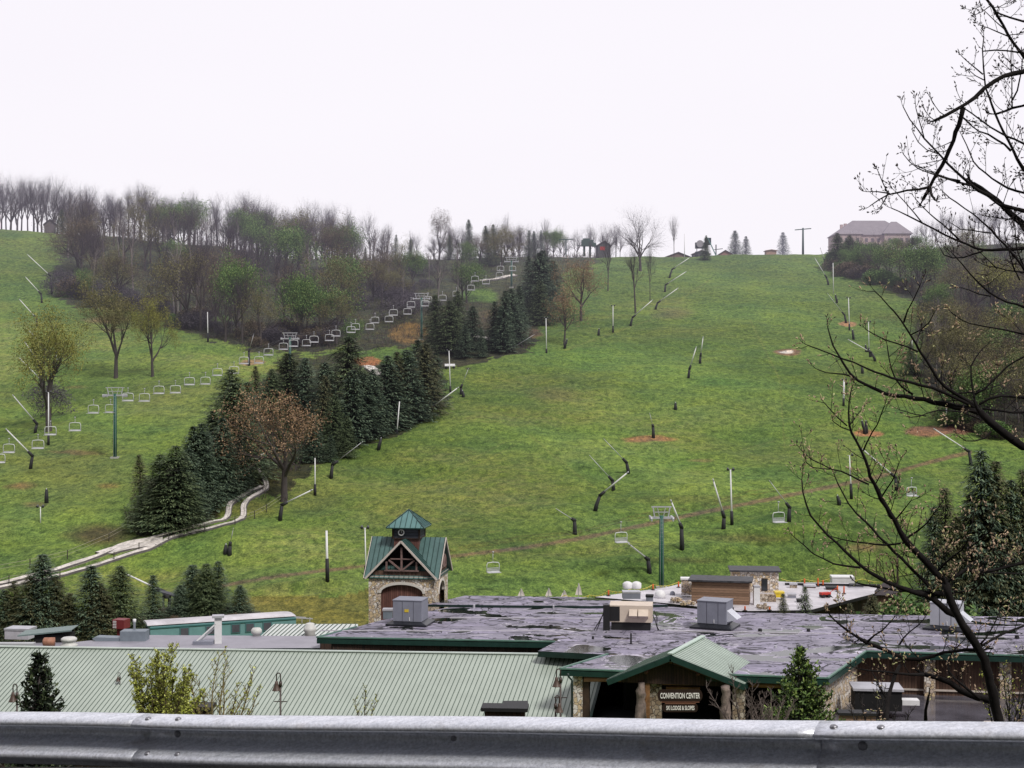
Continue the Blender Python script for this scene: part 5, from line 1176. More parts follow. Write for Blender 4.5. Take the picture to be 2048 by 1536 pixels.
# ------------------------------------------------------------------ left rooftops
zg=-19.95
lg=thing('grey_roof_building','low building with grey flat roof behind the metal roof ridge','building',(0,0,0))
m=MB(); m.prism([PZ(x,y,zg) for x,y in ((-260,1300),(-260,1286),(150,1284),(290,1270),(640,1272),(640,1296))],.3,0,1); m.build('flat_roof',[simple('grey_membrane',(.30,.29,.34),.5,.15,.5,obj=False),fasc_d],lg)
m=MB(); m.prism([PZ(x,y,zg-.3) for x,y in ((-250,1301),(-250,1288),(150,1286),(290,1272),(636,1274),(636,1297))],5.2); m.build('wall',boards_d,lg)
rr_=thing('ribbed_roof_building','low building with white ribbed metal roof left of the clock tower','building',(0,0,0))
a=P(519,1274,112.5);b_=P(640,1275,112.3);c=P(716,1256,115.5);c2=P(716,1248,117);d=P(548,1248,117)
m=MB(); m.add([a,b_,c,c2,d],[(0,1,2,3,4)]); m.add([a,b_,b_-Vector((0,0,5)),a-Vector((0,0,5))],[(0,1,2,3)],2); m.add([b_,c,c-Vector((0,0,5)),b_-Vector((0,0,5))],[(0,1,2,3)],2)
for i in range(19):
    u=(i+.5)/19; tt=d.lerp(c2,u); bb=a.lerp(b_,min(1,u*1.35)) if u<.74 else b_.lerp(c,(u-.74)/.26); m.bar(bb+Vector((0,0,.03)),tt+Vector((0,0,.03)),.06,.05,1)
m.build('roof',[simple('white_metal',(.62,.66,.64),.4,.08,.6),rib_g,boards_d],rr_)
teal=simple('teal_coach_paint',(.17,.33,.34),.4,.10,1.5)
rc=thing('rail_carriage','old teal railway carriage with rounded white roof behind the low roofs','railway carriage',P(296,1276,126),math.atan2(5.2,12.2))
L=13.2;Hc=1.6
def sect(x,k=1):
    pts=[(-1.35,0),(-1.35,1.15)]
    for i in range(9): a=math.pi*(1-i/8); pts.append((1.42*math.cos(a),1.2+.52*math.sin(a)))
    pts+= [(1.35,1.15),(1.35,0)]; return [(x,y,z*k) for y,z in pts]
m=MB(); S0=[(0,-1.3,-2.6),(0,-1.3,1.2),(0,1.3,1.2),(0,1.3,-2.6)]; S1=[(L,y,z) for _,y,z in S0]; m.add(S0+S1,[(0,4,5,1),(1,5,6,2),(2,6,7,3),(0,1,2,3)[::-1],(4,5,6,7)]); m.build('body',teal,rc)
m=MB(); N_=11; rings=[]
for x,sc in((-.25,.94),(-.1,1),(L-.9,1),(L-.3,.8),(L,.4)):
    rings.append([(x,1.25*math.cos(math.pi*(1-i/10)),1.3+.24*sc*math.sin(math.pi*(1-i/10))) for i in range(11)])
vs=[q for g_ in rings for q in g_]; fs=[(i*11+k,i*11+k+1,(i+1)*11+k+1,(i+1)*11+k) for i in range(4) for k in range(10)]; m.add(vs,fs); m.add(rings[0],[tuple(range(11))]); m.add(rings[-1],[tuple(range(11))[::-1]]); m.build('roof',whiteroof,rc,True)
for x in(3.0,5.3,7.6,8.9,10.5):
    m=MB(); m.box((x,-1.33,.55),(.85,.08,.85)); f_=m.build('window',simple('coach_frame',(.07,.18,.19),.5,.1,1),rc); m=MB(); m.box((x,-1.38,.55),(.68,.02,.68)); m.build('pane',simple('coach_pane',(.10,.10,.12),.15,.2,1),f_)
for y in(-.8,0,.8):
    m=MB(); m.box((-.03,y,.55),(.08,.45,.8)); m.build('window',blk,rc)
m=MB(); m.box((L/2,-1.34,1.06),(L,.06,.1)); m.build('belt_rail',simple('teal_dark',(.05,.16,.16),.4,.1,1),rc)
# ducts and vents
t,W,H,D=pbox('rooftop_duct','grey rooftop duct box with long tapering duct to its left','duct',240,291,1263,1291,109,1.2,simple('duct_grey',(.20,.235,.28),.5,.15,1.5),0)
m=MB(); k_=109/F; m.add([(-W/2,-.5,0),(-W/2,-.5,.55),(-W/2-1.9,-.5,.62),(-W/2-2.2,-.5,.5),(-W/2-1.5,-.5,0),(-W/2,.5,0),(-W/2,.5,.55),(-W/2-1.9,.5,.62),(-W/2-2.2,.5,.5),(-W/2-1.5,.5,0)],[(0,1,2,3,4),(9,8,7,6,5),(1,6,7,2),(2,7,8,3),(3,8,9,4)]); m.build('duct_arm',simple('duct_grey',(.2,.2,.2)),t)
t,W,H,D=pbox('rooftop_vent','dark red louvred vent box on a stem','vent',226,252,1240,1258,116,1.0,simple('vent_red',(.20,.03,.035),.5,.15,2),R(-15)); m=MB()
for i in range(5): m.box((-W*.28,-D/2-.03,.1+i*.13),(.3,.05,.06))
m.build('louvre',whitep,t); m=MB(); m.box((0,0,-.6),(.5,.5,1.2)); m.build('stem',simple('vent_red',(.2,.03,.03)),t)
def lathe_thing(name,label,cat,x,yb,Y,prof,mat,n=14):
    q=P(x,yb,Y); t=thing(name,label,cat,q); m=MB(); m.lathe((0,0,0),prof,n); m.build('body',mat,t,True); return t
lathe_thing('vent_pipe','thin white pipe right of the red vent','pipe',269,1292,110,[(.09,0),(.09,1.85),(.13,1.86),(.13,2.1),(.05,2.12)],whitep)
lathe_thing('exhaust_fan','white mushroom fan at the left of the grey duct','fan',138,1293,106,[(.62,0),(.66,.15),(.5,.2),(.5,.42),(.58,.44),(.6,.6),(.45,.7)],simple('fan_white',(.6,.6,.58),.5,.1,2))
lathe_thing('exhaust_fan','white mushroom fan beside the white chimney','fan',513,1274,111.5,[(.35,-.1),(.3,.25),(.42,.3),(.44,.55),(.3,.72)],simple('fan_white',(.6,.6,.58)))
lathe_thing('exhaust_fan','wide white mushroom fan on the ribbed roof','fan',620,1272,112.5,[(.5,-.1),(.4,.25),(.52,.45),(.5,.7),(.38,.74),(.36,1.0),(.2,1.05)],simple('fan_white',(.6,.6,.58)))
t,W,H,D=pbox('white_chimney','square white chimney with flat cap and slanting brace','chimney',428,442,1232,1290,108,.5,whitep,R(10),steel,.18)
m=MB(); m.bar((-.2,-.2,H*.72),(-1.6,-.2,.35),.1); m.bar((-.2,.15,H*.6),(-1.5,.1,.2),.1); m.build('brace',whitep,t)
pbox('low_unit','low grey unit at the foot of the white chimney','unit',385,425,1283,1291,107.5,.8,greyu)
pbox('white_unit','white boxy unit at far left behind the ridge','unit',10,60,1258,1279,112,1.4,simple('offwhite_paint',(.55,.54,.60),.5,.15,2),R(-8),steel,.04)
t,W,H,D=pbox('dark_shed','black open shed with slanting grey roof at far left','shed',68,138,1270,1292,108.5,1.6,dark,R(4))
m=MB(); m.add([(-W/2-1.2,-1.1,H+.05),(W/2+.2,-1.1,H+.42),(W/2+.2,1.2,H+.42),(-W/2-1.2,1.2,H+.05)],[(0,1,2,3)]); m.add([(-W/2-1.2,-1.1,H-.05),(W/2+.2,-1.1,H+.32),(W/2+.2,-1.1,H+.42),(-W/2-1.2,-1.1,H+.05)],[(0,1,2,3)]); m.build('roof',simple('shed_roof',(.16,.22,.22),.4,.1,1),t)
q=P(98,1284,106.5); t=thing('copper_drum','rusty copper drum lying in front of the black shed','drum',q); m=MB(); m.tube([(-.42,0,0),(-.35,0,0),(.4,.1,0)],[.26,.34,.34],16); m.build('drum',simple('rusty_copper',(.36,.17,.11),.6,.3,4),t,True)
pbox('flat_curb','long pale curb in front of the black shed','curb',-20,66,1287,1293,105.8,.6,simple('curb_pale',(.45,.46,.48),.5,.1,1))
# bench-like frame on bank
q=G(604,1246); t=thing('pipe_rack','small grey pipe rack on the bank left of the clock tower','rack',q,.1); m=MB()
for x in(-.8,0,.8): m.bar((x,0,-.1),(x,0,.55),.08)
m.bar((-1.1,0,.55),(1.1,0,.4),.1); m.bar((-1.1,.3,.62),(.4,.3,.5),.08); m.build('frame',steel,t)
t,W,H,D=pbox('small_condenser','grey box against the clock tower door','unit',766,784,1219,1238,118,.8,simple('duct_grey',(.2,.2,.2)),0,steel,.05)
# play shed by front spruces
q=G(343,1222); t=thing('lean_to_shed','open dark timber lean-to between the front spruces','shed',q,R(-20)); k_=q.y/F
m=MB(); 
for x in(-.75,.1,.75): m.bar((x,-.4,-.2),(x,-.4,1.7),.16)
for x in(-.75,.75): m.bar((x,.6,-.2),(x,.6,1.3),.14)
m.build('post',fpost,t)
m=MB(); m.add([(-1.6,-.7,2.25),(1.1,-.7,1.7),(1.1,1.0,1.5),(-1.6,1.0,2.0)],[(0,1,2,3)]); m.add([(-1.6,-.7,2.13),(1.1,-.7,1.58),(1.1,-.7,1.7),(-1.6,-.7,2.25)],[(0,1,2,3)]); m.build('roof',simple('shed_felt',(.06,.06,.075),.7,.2,2),t)
# ------------------------------------------------------------------ buildings on the hill
def hut(name,label,x0,x1,base,top,Y,dep,wm,rm,rise,rz=0,win=0,z=None):
    W=(x1-x0)/F*Y; H=(base-top)/F*Y; c=P((x0+x1)/2,base,Y); zc=min(c.z,c.z)
    t=thing(name,label,'hut' if W<12 else 'building',c,rz); hw=H-rise
    m=MB(); m.box((0,dep/2,hw/2-1.5),(W,dep,hw+3)); m.add([(-W/2,0,hw),(W/2,0,hw),(0,0,H-.05)],[(0,1,2)]); m.add([(-W/2,dep,hw),(W/2,dep,hw),(0,dep,H-.05)],[(2,1,0)]); m.build('wall',wm,t)
    m=MB(); o_=.4
    for s in(-1,1):
        sl=rise/(W/2); a=Vector((0,-o_,H+.05));b_=Vector((0,dep+o_,H+.05));c_=Vector((s*(W/2+o_),dep+o_,hw-o_*sl+.05));d_=Vector((s*(W/2+o_),-o_,hw-o_*sl+.05)); slab(m,a,b_,c_,d_,.2,0,0)
    m.build('roof',rm,t)
    for i in range(win):
        m=MB(); x=(-W/2)+(i+.7)*W/(win+.4); m.box((x,-.03,hw*.5),(min(1.1,W/6),.06,hw*.45)); m.build('window',blk,t)
    return t,W,H
brn=simple('brown_shingle',(.055,.045,.05),.8,.3,3); hutw=simple('hut_wood',(.19,.13,.11),.85,.2,2); pinkr=simple('faded_roof',(.30,.24,.26),.8,.15,2)
hut('hilltop_cabin','small grey-brown cabin at the top left edge of the meadow',89,111,466,438,482,4,simple('cabin_wood',(.13,.11,.12),.9,.2,2),brn,1.6,.3)
hut('summit_hut','long low brown-roofed hut on the ridge left of the lift machinery',1327,1386,520,504,486,6,hutw,brn,1.9,.1)
hut('summit_hut','low brown-roofed hut on the ridge right of the lift machinery',1436,1466,516,500,492,6,simple('hut_pink',(.34,.20,.17),.85,.2,2),brn,1.6,-.1)
hut('summit_hut','wide low dark hut with bright gap beneath the lift machinery',1386,1420,516,500,489,4,simple('hut_dark',(.10,.10,.11),.85,.2,2),pinkr,1.2,0,3)
t,W,H=hut('red_hut','small dark hut with a red door panel on the ridge',1196,1221,505,482,482,4,simple('hut_dark',(.1,.1,.11)),brn,1.3,.15); m=MB(); m.box((-.6,-.06,1.4),(1.7,.08,1.2)); m.build('door_panel',redp,t)
t,W,H=hut('pale_block_hut','tan block hut in the haze of the ridge',1533,1553,514,499,520,4,simple('hut_tan',(.40,.26,.20),.85,.15,1),simple('hut_tan_roof',(.34,.22,.18),.8,.1,1),.3,0)
# green drive machine on legs
q=P(1175,508,480); t=thing('lift_machine','green lift drive machine raised on two legs on the ridge','lift machinery',q,0,None,.8)
gm=simple('machine_green',(.05,.09,.08),.6,.3,2)
m=MB(); m.box((0,0,4.6),(5.2,2.6,2.6)); m.box((-.5,0,6.2),(2.8,1.8,.8)); m.box((2.8,0,3.9),(1.6,1.8,1.6)); m.build('machine_housing',gm,t)
for x in(-1.4,1.1): m=MB(); m.box((x,0,1.3),(.9,.9,4.6)); m.build('leg',gm,t)
m=MB(); m.tube([(-4.6,0,3.6),(4.4,0,3.7)],.14,6); m.tube([(-2.2,0,6),(-2.4,0,7.9)],.08,6); m.build('pipework',gm,t)
q=P(1132,514,470); t=thing('lift_pole','T-shaped dark lift pole on the ridge left of the green machine','lift pole',q)
m=MB(); m.bar((0,0,-1),(0,0,5.8),.34); m.build('pole',gm,t); m=MB(); m.bar((-2.4,0,5.8),(2.4,0,5.9),.3); m.build('crossarm',gm,t)
q=P(1606,506,500); t=thing('lift_pole','tall T-shaped lift pole standing on the hazy ridge','lift pole',q)
pg=simple('pole_greygreen',(.06,.10,.10),.7,.2,2)
m=MB(); m.tube([(0,0,-1),(0,0,8.9)],[.42,.3],8); m.build('pole',pg,t,True); m=MB(); m.bar((-2.9,0,8.2),(2.9,.0,8.7),.3); m.build('crossarm',pg,t)
q=P(1405,512,484); t=thing('lift_terminal','dark lift terminal with round bullwheel on the ridge','lift terminal',q)
dk=simple('terminal_dark',(.035,.045,.06),.6,.3,2)
m=MB(); m.box((-.4,0,3.6),(4.2,1.6,2.0)); m.box((-.2,0,1.2),(4.6,1.8,.5)); m.box((1.9,0,5.0),(2,1.4,2.4)); m.build('terminal_housing',dk,t)
for x in(-2,-.2,1.6): m=MB(); m.bar((x,-.4,-.5),(x,-.4,2.8),.22); m.build('leg',dk,t)
m=MB(); m.tube([(-1.0,-.9,4.1),(-1.0,-1.1,4.1)],1.25,18); m.build('bullwheel',simple('wheel_grey',(.32,.30,.34),.6,.1,2),t)
m=MB(); m.bar((1.6,-1.2,6.2),(4.4,-1.4,.1),.6,.3); m.build('ramp',simple('ramp_teal',(.13,.26,.26),.5,.1,2),t)
q=P(1432,512,484); t=thing('lift_pole','short dark T pole between the lift terminal and the right hut','lift pole',q); m=MB(); m.bar((0,0,-.6),(0,0,3.9),.34); m.build('pole',dk,t); m=MB(); m.bar((-.6,0,2.2),(2.3,0,2.5),.22); m.build('crossarm',dk,t)
# big house in the haze
q=P(1745,500,560); K=560/F; hs=thing('large_house','large pale pink house with hipped grey roof in the haze above the right wood','house',q,0)
wallp=simple('house_stucco',(.52,.40,.39),.9,.08,.4); roofh=simple('house_roof',(.26,.23,.26),.85,.1,.4)
W=150*K
m=MB(); m.box((0,6,1.5),(W,12,9)); m.box((-W*.30,4.6,3.5),(W*.28,12,6)); m.box((W*.32,4.8,2.5),(W*.34,12,8)); m.build('wall',wallp,hs)
m=MB()
def hip(x0,x1,y0,y1,z0,z1,k):
    m.add([(x0,y0,z0),(x1,y0,z0),(x1,y1,z0),(x0,y1,z0),(x0+k,(y0+y1)/2,z1),(x1-k,(y0+y1)/2,z1)],[(0,1,5,4),(1,2,5),(2,3,4,5),(3,0,4),(3,2,1,0)])
hip(-W/2-.6,W/2+.6,-.6,12.8,6.0,12.4,9); hip(W*.12,W*.53,-1.8,11,6.4,11.8,5); hip(-W*.47,-W*.13,-1.9,11,6.2,9.6,3.5); m.build('roof',roofh,hs)
m=MB(); m.box((-W*.30,8,10.0),(1.1,1.1,2.8)); m.build('chimney',wallp,hs); m=MB(); m.box((-W*.35,8,9.6),(1.1,1.1,2.8)); m.build('chimney',wallp,hs)
for i,x in enumerate((-.43,-.36,-.29,-.21,-.08,.0,.08,.22,.30,.38,.45)):
    for z in(.6,3.9):
        y=-1.42 if x<-.16 else (-1.22 if x>.15 else -.02)
        m=MB(); m.box((x*W,y,z),(1.1,.06,1.6)); m.build('window',simple('hazy_pane',(.16,.13,.15),.4,.1,1),hs)
m=MB(); m.box((-W*.02,-1.0,2.3),(W*.26,2.0,.3)); 
for x in(-.14,-.07,0,.07): m.bar((x*W,-1.9,-2),(x*W,-1.9,2.3),.22)
m.build('balcony',wallp,hs)
# ------------------------------------------------------------------ guard rail
def galv():
    b=MatB('weathered_galvanised'); v=b.coord(True); 
    n=b.noise(b.coord(True,(1,14,14)),2.5,6,.7); n2=b.noise(v,60,3,.7); n3=b.noise(v,3,4,.6)
    col=b.ramp(n,[(.3,(.60,.63,.70)),(.7,(.86,.88,.94))]); col=b.mix(col,b.ramp(n2,[(.3,(.75,.75,.75)),(.7,(1.2,1.2,1.2))]),1,'MULTIPLY')
    col=b.mix(col,b.ramp(n3,[(.62,(1,1,1)),(.75,(.72,.68,.64))]),1,'MULTIPLY')
    b.set(Base_Color=col,Metallic=.6,Roughness=b.ramp(n2,[(.3,(.32,)*3),(.7,(.46,)*3)])); b.bump(n2,.12,.002); return b.m
gal=galv()
RL=P(300,1427,8.05); RR=P(1650,1440,6.45)
rdv=(RR-RL); rlen=rdv.length; rdv.normalize()
rail=thing('guard_rail','dented galvanised W-beam guard rail across the foreground','guard rail',RL,0)
out=Vector((rdv.y,-rdv.x,0)).normalized()   # towards the road and the viewer
if out.y>0: out=-out
upv=Vector((0,0,1))
prof=[(-.004,0.0),(.006,.0),(.035,.002),(.085,.009),(.112,.020),(.124,.034),(.124,.048),(.112,.060),(.080,.069),(.020,.078),(-.030,.088),(-.045,.100),(-.048,.120),(-.044,.140),(-.030,.156),(.000,.170),(.060,.190),(.095,.205),(.114,.222),(.118,.240),(.108,.254),(.080,.264),(.020,.280),(.004,.305),(-.006,.314)]
def beam(name,s0,s1,off):
    m=MB(); rr=random.Random(int(s0*10)); n=int((s1-s0)/.12)+1; np_=len(prof)
    for i in range(n+1):
        s=s0+(s1-s0)*i/n; w=.004*math.sin(s*1.7)+.002*math.sin(s*4.1)
        for d,h in prof: q=rdv*s+out*(d+off+w)-upv*(h+.003*math.sin(s*2.3)); m.v.append(tuple(q))
    for i in range(n):
        for k in range(np_-1): a=i*np_+k; m.f.append((a,a+1,a+np_+1,a+np_)); m.m.append(0)
    o=m.build(name,gal,rail,True)
    md=o.modifiers.new('thickness','SOLIDIFY'); md.thickness=.0035; md.offset=-1
    return o
beam('beam',-rlen-.05,-.0,.0); beam('beam',-.03,rlen,.006); beam('beam',rlen-.02,2*rlen+.4,.012)
boltm=simple('bolt_head',(.30,.30,.33),.4,.2,30,.7)
def bolt(s,h,off,r=.017,nrm=None):
    nrm=(nrm or (out*.3+upv*.95)).normalized()
    c=rdv*s+out*off-upv*h; m=MB()
    m.tube([c-nrm*.004,c+nrm*.003],[r*1.15,r*1.1],14); m.tube([c+nrm*.003,c+nrm*.008,c+nrm*.012],[r,r*.85,r*.3],14); m.build('bolt',boltm,rail,True)
for s0,o_ in((0,.006),(rlen,.012)):
    for ds in(.06,.27):
        bolt(s0+ds,.011,.084+o_); bolt(s0+ds,.206,.088+o_)
    bolt(s0+.165,.125,-.046+o_,.02,out)
bolt(rlen*.5,.125,-.046,.02,out)
for s in (-.55*rlen,.17,rlen*.53,rlen+.17,rlen*1.5):
    m=MB(); c=rdv*s-out*.20-upv*.62; m.bar(c+upv*.55,c-upv*.7,.15,.2); m.build('post',simple('rail_post_wood',(.10,.08,.06),.9,.3,4),rail)
# ------------------------------------------------------------------ bell lamps of the car park
bronze=simple('bronze_lamp',(.055,.038,.033),.45,.25,3); shade=simple('bell_shade',(.085,.055,.042),.45,.25,2)
def bell_lamp(label,px_,top,Y,side=-1,double=False,arm=True,k=1.0):
    p=P(px_,top,Y); gz_=GZ(p.x,p.y); t=thing('street_lamp',label,'street lamp',(p.x,p.y,gz_),0,'bell-shaded car park lamps'); H=p.z-gz_
    u=Y/F*k  # metres per photo pixel
    m=MB(); m.tube([(0,0,-.2),(0,0,H-22*u)],[2.2*u,1.9*u],8); m.tube([(0,0,H-27*u),(0,0,H-17*u)],3.3*u,8); m.build('pole',bronze,t,True)
    m=MB(); pts=[(0,0,H-20*u)]+[(side*(4-4*math.cos(math.pi*i/8))*u,0,H-5*u+5*u*math.sin(math.pi*i/8)) for i in range(9)]+[(side*8*u,0,H-18*u)]
    m.tube(pts,1.2*u,7); m.build('gooseneck',bronze,t,True)
    x=side*8*u; m=MB(); m.lathe((x,0,H-35*u),[(9*u,0),(8.4*u,1*u),(5.5*u,8*u),(3.6*u,13*u),(3*u,18*u),(1.5*u,19*u)],16); m.build('lamp_shade',shade,t,True)
    if arm: m=MB(); m.bar((-13*u,0,H-57*u),(13*u,0,H-57*u),1.6*u); m.build('banner_arm',bronze,t)
    return t,u,H
bell_lamp('bell-shaded lamp standing alone before the metal roof','',0) if False else bell_lamp('bell-shaded lamp standing alone before the metal roof',561,1346,84)
t,u,H=bell_lamp('bell-shaded lamp by the corner of the porch',1121,1338,82,-1)
bell_lamp('bell-shaded lamp peeping over the rail left of the porch pillar',1111,1391,74,1,False,False,.95)
bell_lamp('bell-shaded lamp half hidden by the young spruce right of the porch',1590,1336,80,1)
bell_lamp('bell-shaded lamp left of the small foreground conifer',34,1368,72,-1,False,False)
bell_lamp('small far bell-shaded lamp left of the yellow-green shrub',240,1345,100,-1,False,False,.5)
# low dark roofs just above the rail
for (x0,x1,y0,y1,Y,l) in ((328,418,1413,1440,62,'flat dark box roof behind the yellow-green shrub'),(970,1050,1416,1445,62,'flat brown box roof left of the porch'),(1682,1752,1426,1460,88,'low wood-clad box on the black roof terrace')):
    pbox('box_roof',l,'box',x0,x1,y0,y1,Y,.7,boards_d if x0<1600 else logs,R(-4),blk,.15)
pbox('box_roof','second, raised flat box just behind the brown one left of the porch','box',1010,1052,1410,1425,66,.7,dark,0,blk,.1)
pbox('roof_house','black box with pale flat top on the right roof terrace','box',1714,1806,1378,1422,93.5,2.0,dark,R(-6),simple('pale_lid',(.45,.45,.5),.4,.15,2),.12)
pbox('skylight','low white skylight curb on the right roof terrace','skylight',1806,1840,1401,1411,93.5,.8,whitep,R(-4))
q=P(1985,1432,90.5); t=thing('roof_hatch','round-edged black hatch on the right roof terrace','hatch',(q.x,q.y,zb)); m=MB(); m.prism([Vector((-1.3+.0,-.6,.4)),Vector((-1.0,-.8,.45)),Vector((1.0,-.8,.45)),Vector((1.35,-.5,.4)),Vector((1.3,.8,.4)),Vector((-1.3,.8,.4))],.4); m.build('hatch',blk,t); m=MB(); m.tube([(-1.0,-.7,.5),(-.6,-.2,.62),(.6,-.2,.62),(1.2,-.6,.45)],.05,6); m.build('rim',trimw,t)
# ------------------------------------------------------------------ foreground plants
x,Y=(78-CX)/F*30,30; gz_=GZ(x,Y); top=(CY-1300)/F*Y
PR=[]
def conifer_near(name,label,px_,top,Y,width,mats,seed,H=None):
    """near conifer: upswept leafy shoots instead of sprays"""
    r=random.Random(seed); p=P(px_,top,Y); gz_=GZ(p.x,p.y); H=p.z-gz_
    t=thing(name,label,'conifer',(p.x,p.y,gz_)); tr=MB(); fo=MB()
    tr.tube([(0,0,-.3),(0,0,H*.6),(0,0,H*.985)],[.16,.10,.02],7)
    z=max(.3,H-5.0)
    while z<H-.1:
        d=H-z; L=width*(d**.8); nb=7+int(L*3)
        for i in range(nb):
            a=r.uniform(0,6.283); l=L*r.uniform(.55,1.1); dx,dy=math.cos(a),math.sin(a); pts=[]
            for s in range(5): u=s/4; pts.append(Vector((dx*l*u,dy*l*u,z+.45*l*u*u+.12*l*u)))
            tr.tube(pts,[.018,.015,.012,.009,.006],4,cap=False)
            for s in range(int(l/.055)+3):
                u=r.uniform(.18,1); k=min(3,int(u*4)); q=pts[k].lerp(pts[k+1],u*4-k)
                dr=(Vector((dx*.5,dy*.5,.55))+rv(r)*.8).normalized(); Ls=r.uniform(.07,.16); sd=dr.cross(rv(r)).normalized()*.022
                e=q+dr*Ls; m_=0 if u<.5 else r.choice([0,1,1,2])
                fo.add([q-sd*.5,q+sd*.5,e+sd,e-sd],[(0,1,2,3)],m_)
                dr2=(dr+rv(r)*.9).normalized(); e=q+dr2*Ls*.8; sd=dr2.cross(rv(r)).normalized()*.022; fo.add([q-sd*.5,q+sd*.5,e+sd,e-sd],[(0,1,2,3)],m_)
        z+=.085
    fo.add([(-.02,0,H-.15),(.02,0,H-.15),(0,0,H+.05)],[(0,1,2)],1)
    tr.build('trunk',bark,t,True); fo.build('foliage',mats,t); return t
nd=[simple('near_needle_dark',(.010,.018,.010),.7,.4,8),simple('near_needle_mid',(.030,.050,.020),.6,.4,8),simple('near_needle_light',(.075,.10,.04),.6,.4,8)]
conifer_near('young_conifer','small dense dark conifer in front of the metal roof, far left',79,1300,30,.36,nd,5)
ny=[simple('near_leafy_dark',(.035,.065,.018),.7,.4,8),simple('near_leafy_mid',(.11,.19,.04),.6,.4,8),simple('near_leafy_light',(.28,.38,.10),.6,.3,8)]
conifer_near('young_conifer','young green spruce with pale candle at the right corner of the porch',1602,1292,40,.52,ny,9)
def shrub(name,label,px_,base,Y,stems,hgt,wid,rad,leaf,mats,seed,barkm,dens=1,lean=0):
    """multi-stemmed shrub; sizes in photo pixels at its distance"""
    r=random.Random(seed); p=P(px_,base,Y); u=Y/F; t=thing(name,label,'shrub',p); tr=MB(); lf=MB(); lv=[]
    gz_=GZ(p.x,p.y)-p.z
    for i in range(stems):
        a=(i+.5)/stems*2-1; x=a*wid*.12*u; d=Vector((a*wid*.42/hgt+r.uniform(-.08,.08)+lean,r.uniform(-.3,.3),1)).normalized(); L=hgt*u*r.uniform(.75,1.05)*(1-.25*abs(a)); q=Vector((x,r.uniform(-.1,.1),0)); pts=[q-Vector((0,0,.3))]; 
        n=9
        for s in range(n):
            d=(d+rv(r)*.10+Vector((a*.02,0,.06))).normalized(); q=q+d*L/n; pts.append(q.copy())
        tr.tube(pts,[rad*u*(1-.85*k/n) for k in range(n+1)],5,cap=False)
        for s in range(2,n+1):
            for _ in range(int(3*dens)):
                dd=(d*.6+Vector((r.uniform(-1,1),r.uniform(-1,1),r.uniform(.1,.9)))).normalized(); l=L*r.uniform(.1,.28)*(1.2-s/n*.6); b0=pts[s]; mid=b0+dd*l*.5+rv(r)*l*.06; e=mid+(dd+Vector((0,0,.35))).normalized()*l*.5
                tr.tube([b0,mid,e],[rad*u*.28,rad*u*.2,rad*u*.1],3,cap=False); lv.append((b0,mid,e))
                for _2 in range(2):
                    d3=(dd+rv(r)*.9+Vector((0,0,.3))).normalized(); e3=mid+d3*l*.4; tr.tube([mid,e3],[rad*u*.16,rad*u*.08],3,cap=False); lv.append((mid,mid.lerp(e3,.5),e3))
    if leaf:
        for (b0,mid,e) in lv:
            for _ in range(leaf[0]):
                c=(b0.lerp(mid,r.random()) if r.random()<.4 else mid.lerp(e,r.random()))+rv(r)*u*2; s=leaf[1]*u*r.uniform(.6,1.3); a_=rv(r).normalized()*s; b_=a_.cross(rv(r)).normalized()*s*.5
                lf.add([c-a_,c+b_,c+a_,c-b_],[(0,1,2,3)],r.choice([0,1,1,2]))
    # common foot down to the bank
    tr.tube([(0,0,gz_-.3),(0,0,gz_*.5),(0,0,-.2)],[rad*u*2.2,rad*u*2,rad*u*1.6],6)
    tr.build('stems',barkm,t,True)
    if leaf: lf.build('leaves',mats,t)
    return t
yl=[simple('spring_leaf_dark',(.17,.20,.03),.7,.3,5),simple('spring_leaf_mid',(.40,.45,.07),.65,.25,5),simple('spring_leaf_light',(.62,.66,.17),.6,.2,5)]
stemb=simple('stem_brown',(.11,.085,.045),.85,.3,5); stemy=simple('stem_yellow',(.25,.20,.09),.8,.3,5); dkst=simple('stem_dark',(.022,.018,.017),.8,.3,5); greyst=simple('stem_grey',(.20,.16,.14),.8,.3,5)
shrub('leafy_shrub','yellow-green leafing shrub behind the rail at left',318,1475,22,15,185,175,2.4,(5,2.5),yl,3,stemb,1.7)
shrub('leafy_shrub','lower yellow-green shrub beside the tall leafing one',352,1475,23,8,120,120,2.0,(5,2.7),yl,4,stemb,1.4)
shrub('bare_shrub','bare yellowish shrub right of the leafing one',435,1480,24,12,170,270,2.6,(1,2.6),yl,8,stemy,1.2)
shrub('bare_shrub','small bare twig clump before the middle of the metal roof',731,1460,20,3,80,60,1.6,(1,1.8),yl,12,stemb,1)
shrub('bare_shrub','bare upright shrub with pale twigs right of the porch pillar',1540,1490,20,8,120,130,2.2,None,None,17,greyst,1.1)
shrub('bare_shrub','leggy bare shrub in front of the right porch pillar',1500,1500,18,4,175,130,3.0,None,None,23,greyst,1,-.3)
shrub('bare_shrub','tangle of bare stems in front of the right terrace',1765,1520,18,6,150,190,3.2,None,None,27,dkst,1.2)
shrub('bare_shrub','bare budding shrub at the lower right corner above the rail',2020,1520,17,8,230,200,2.8,(1,2.4),yl,29,dkst,1.2)
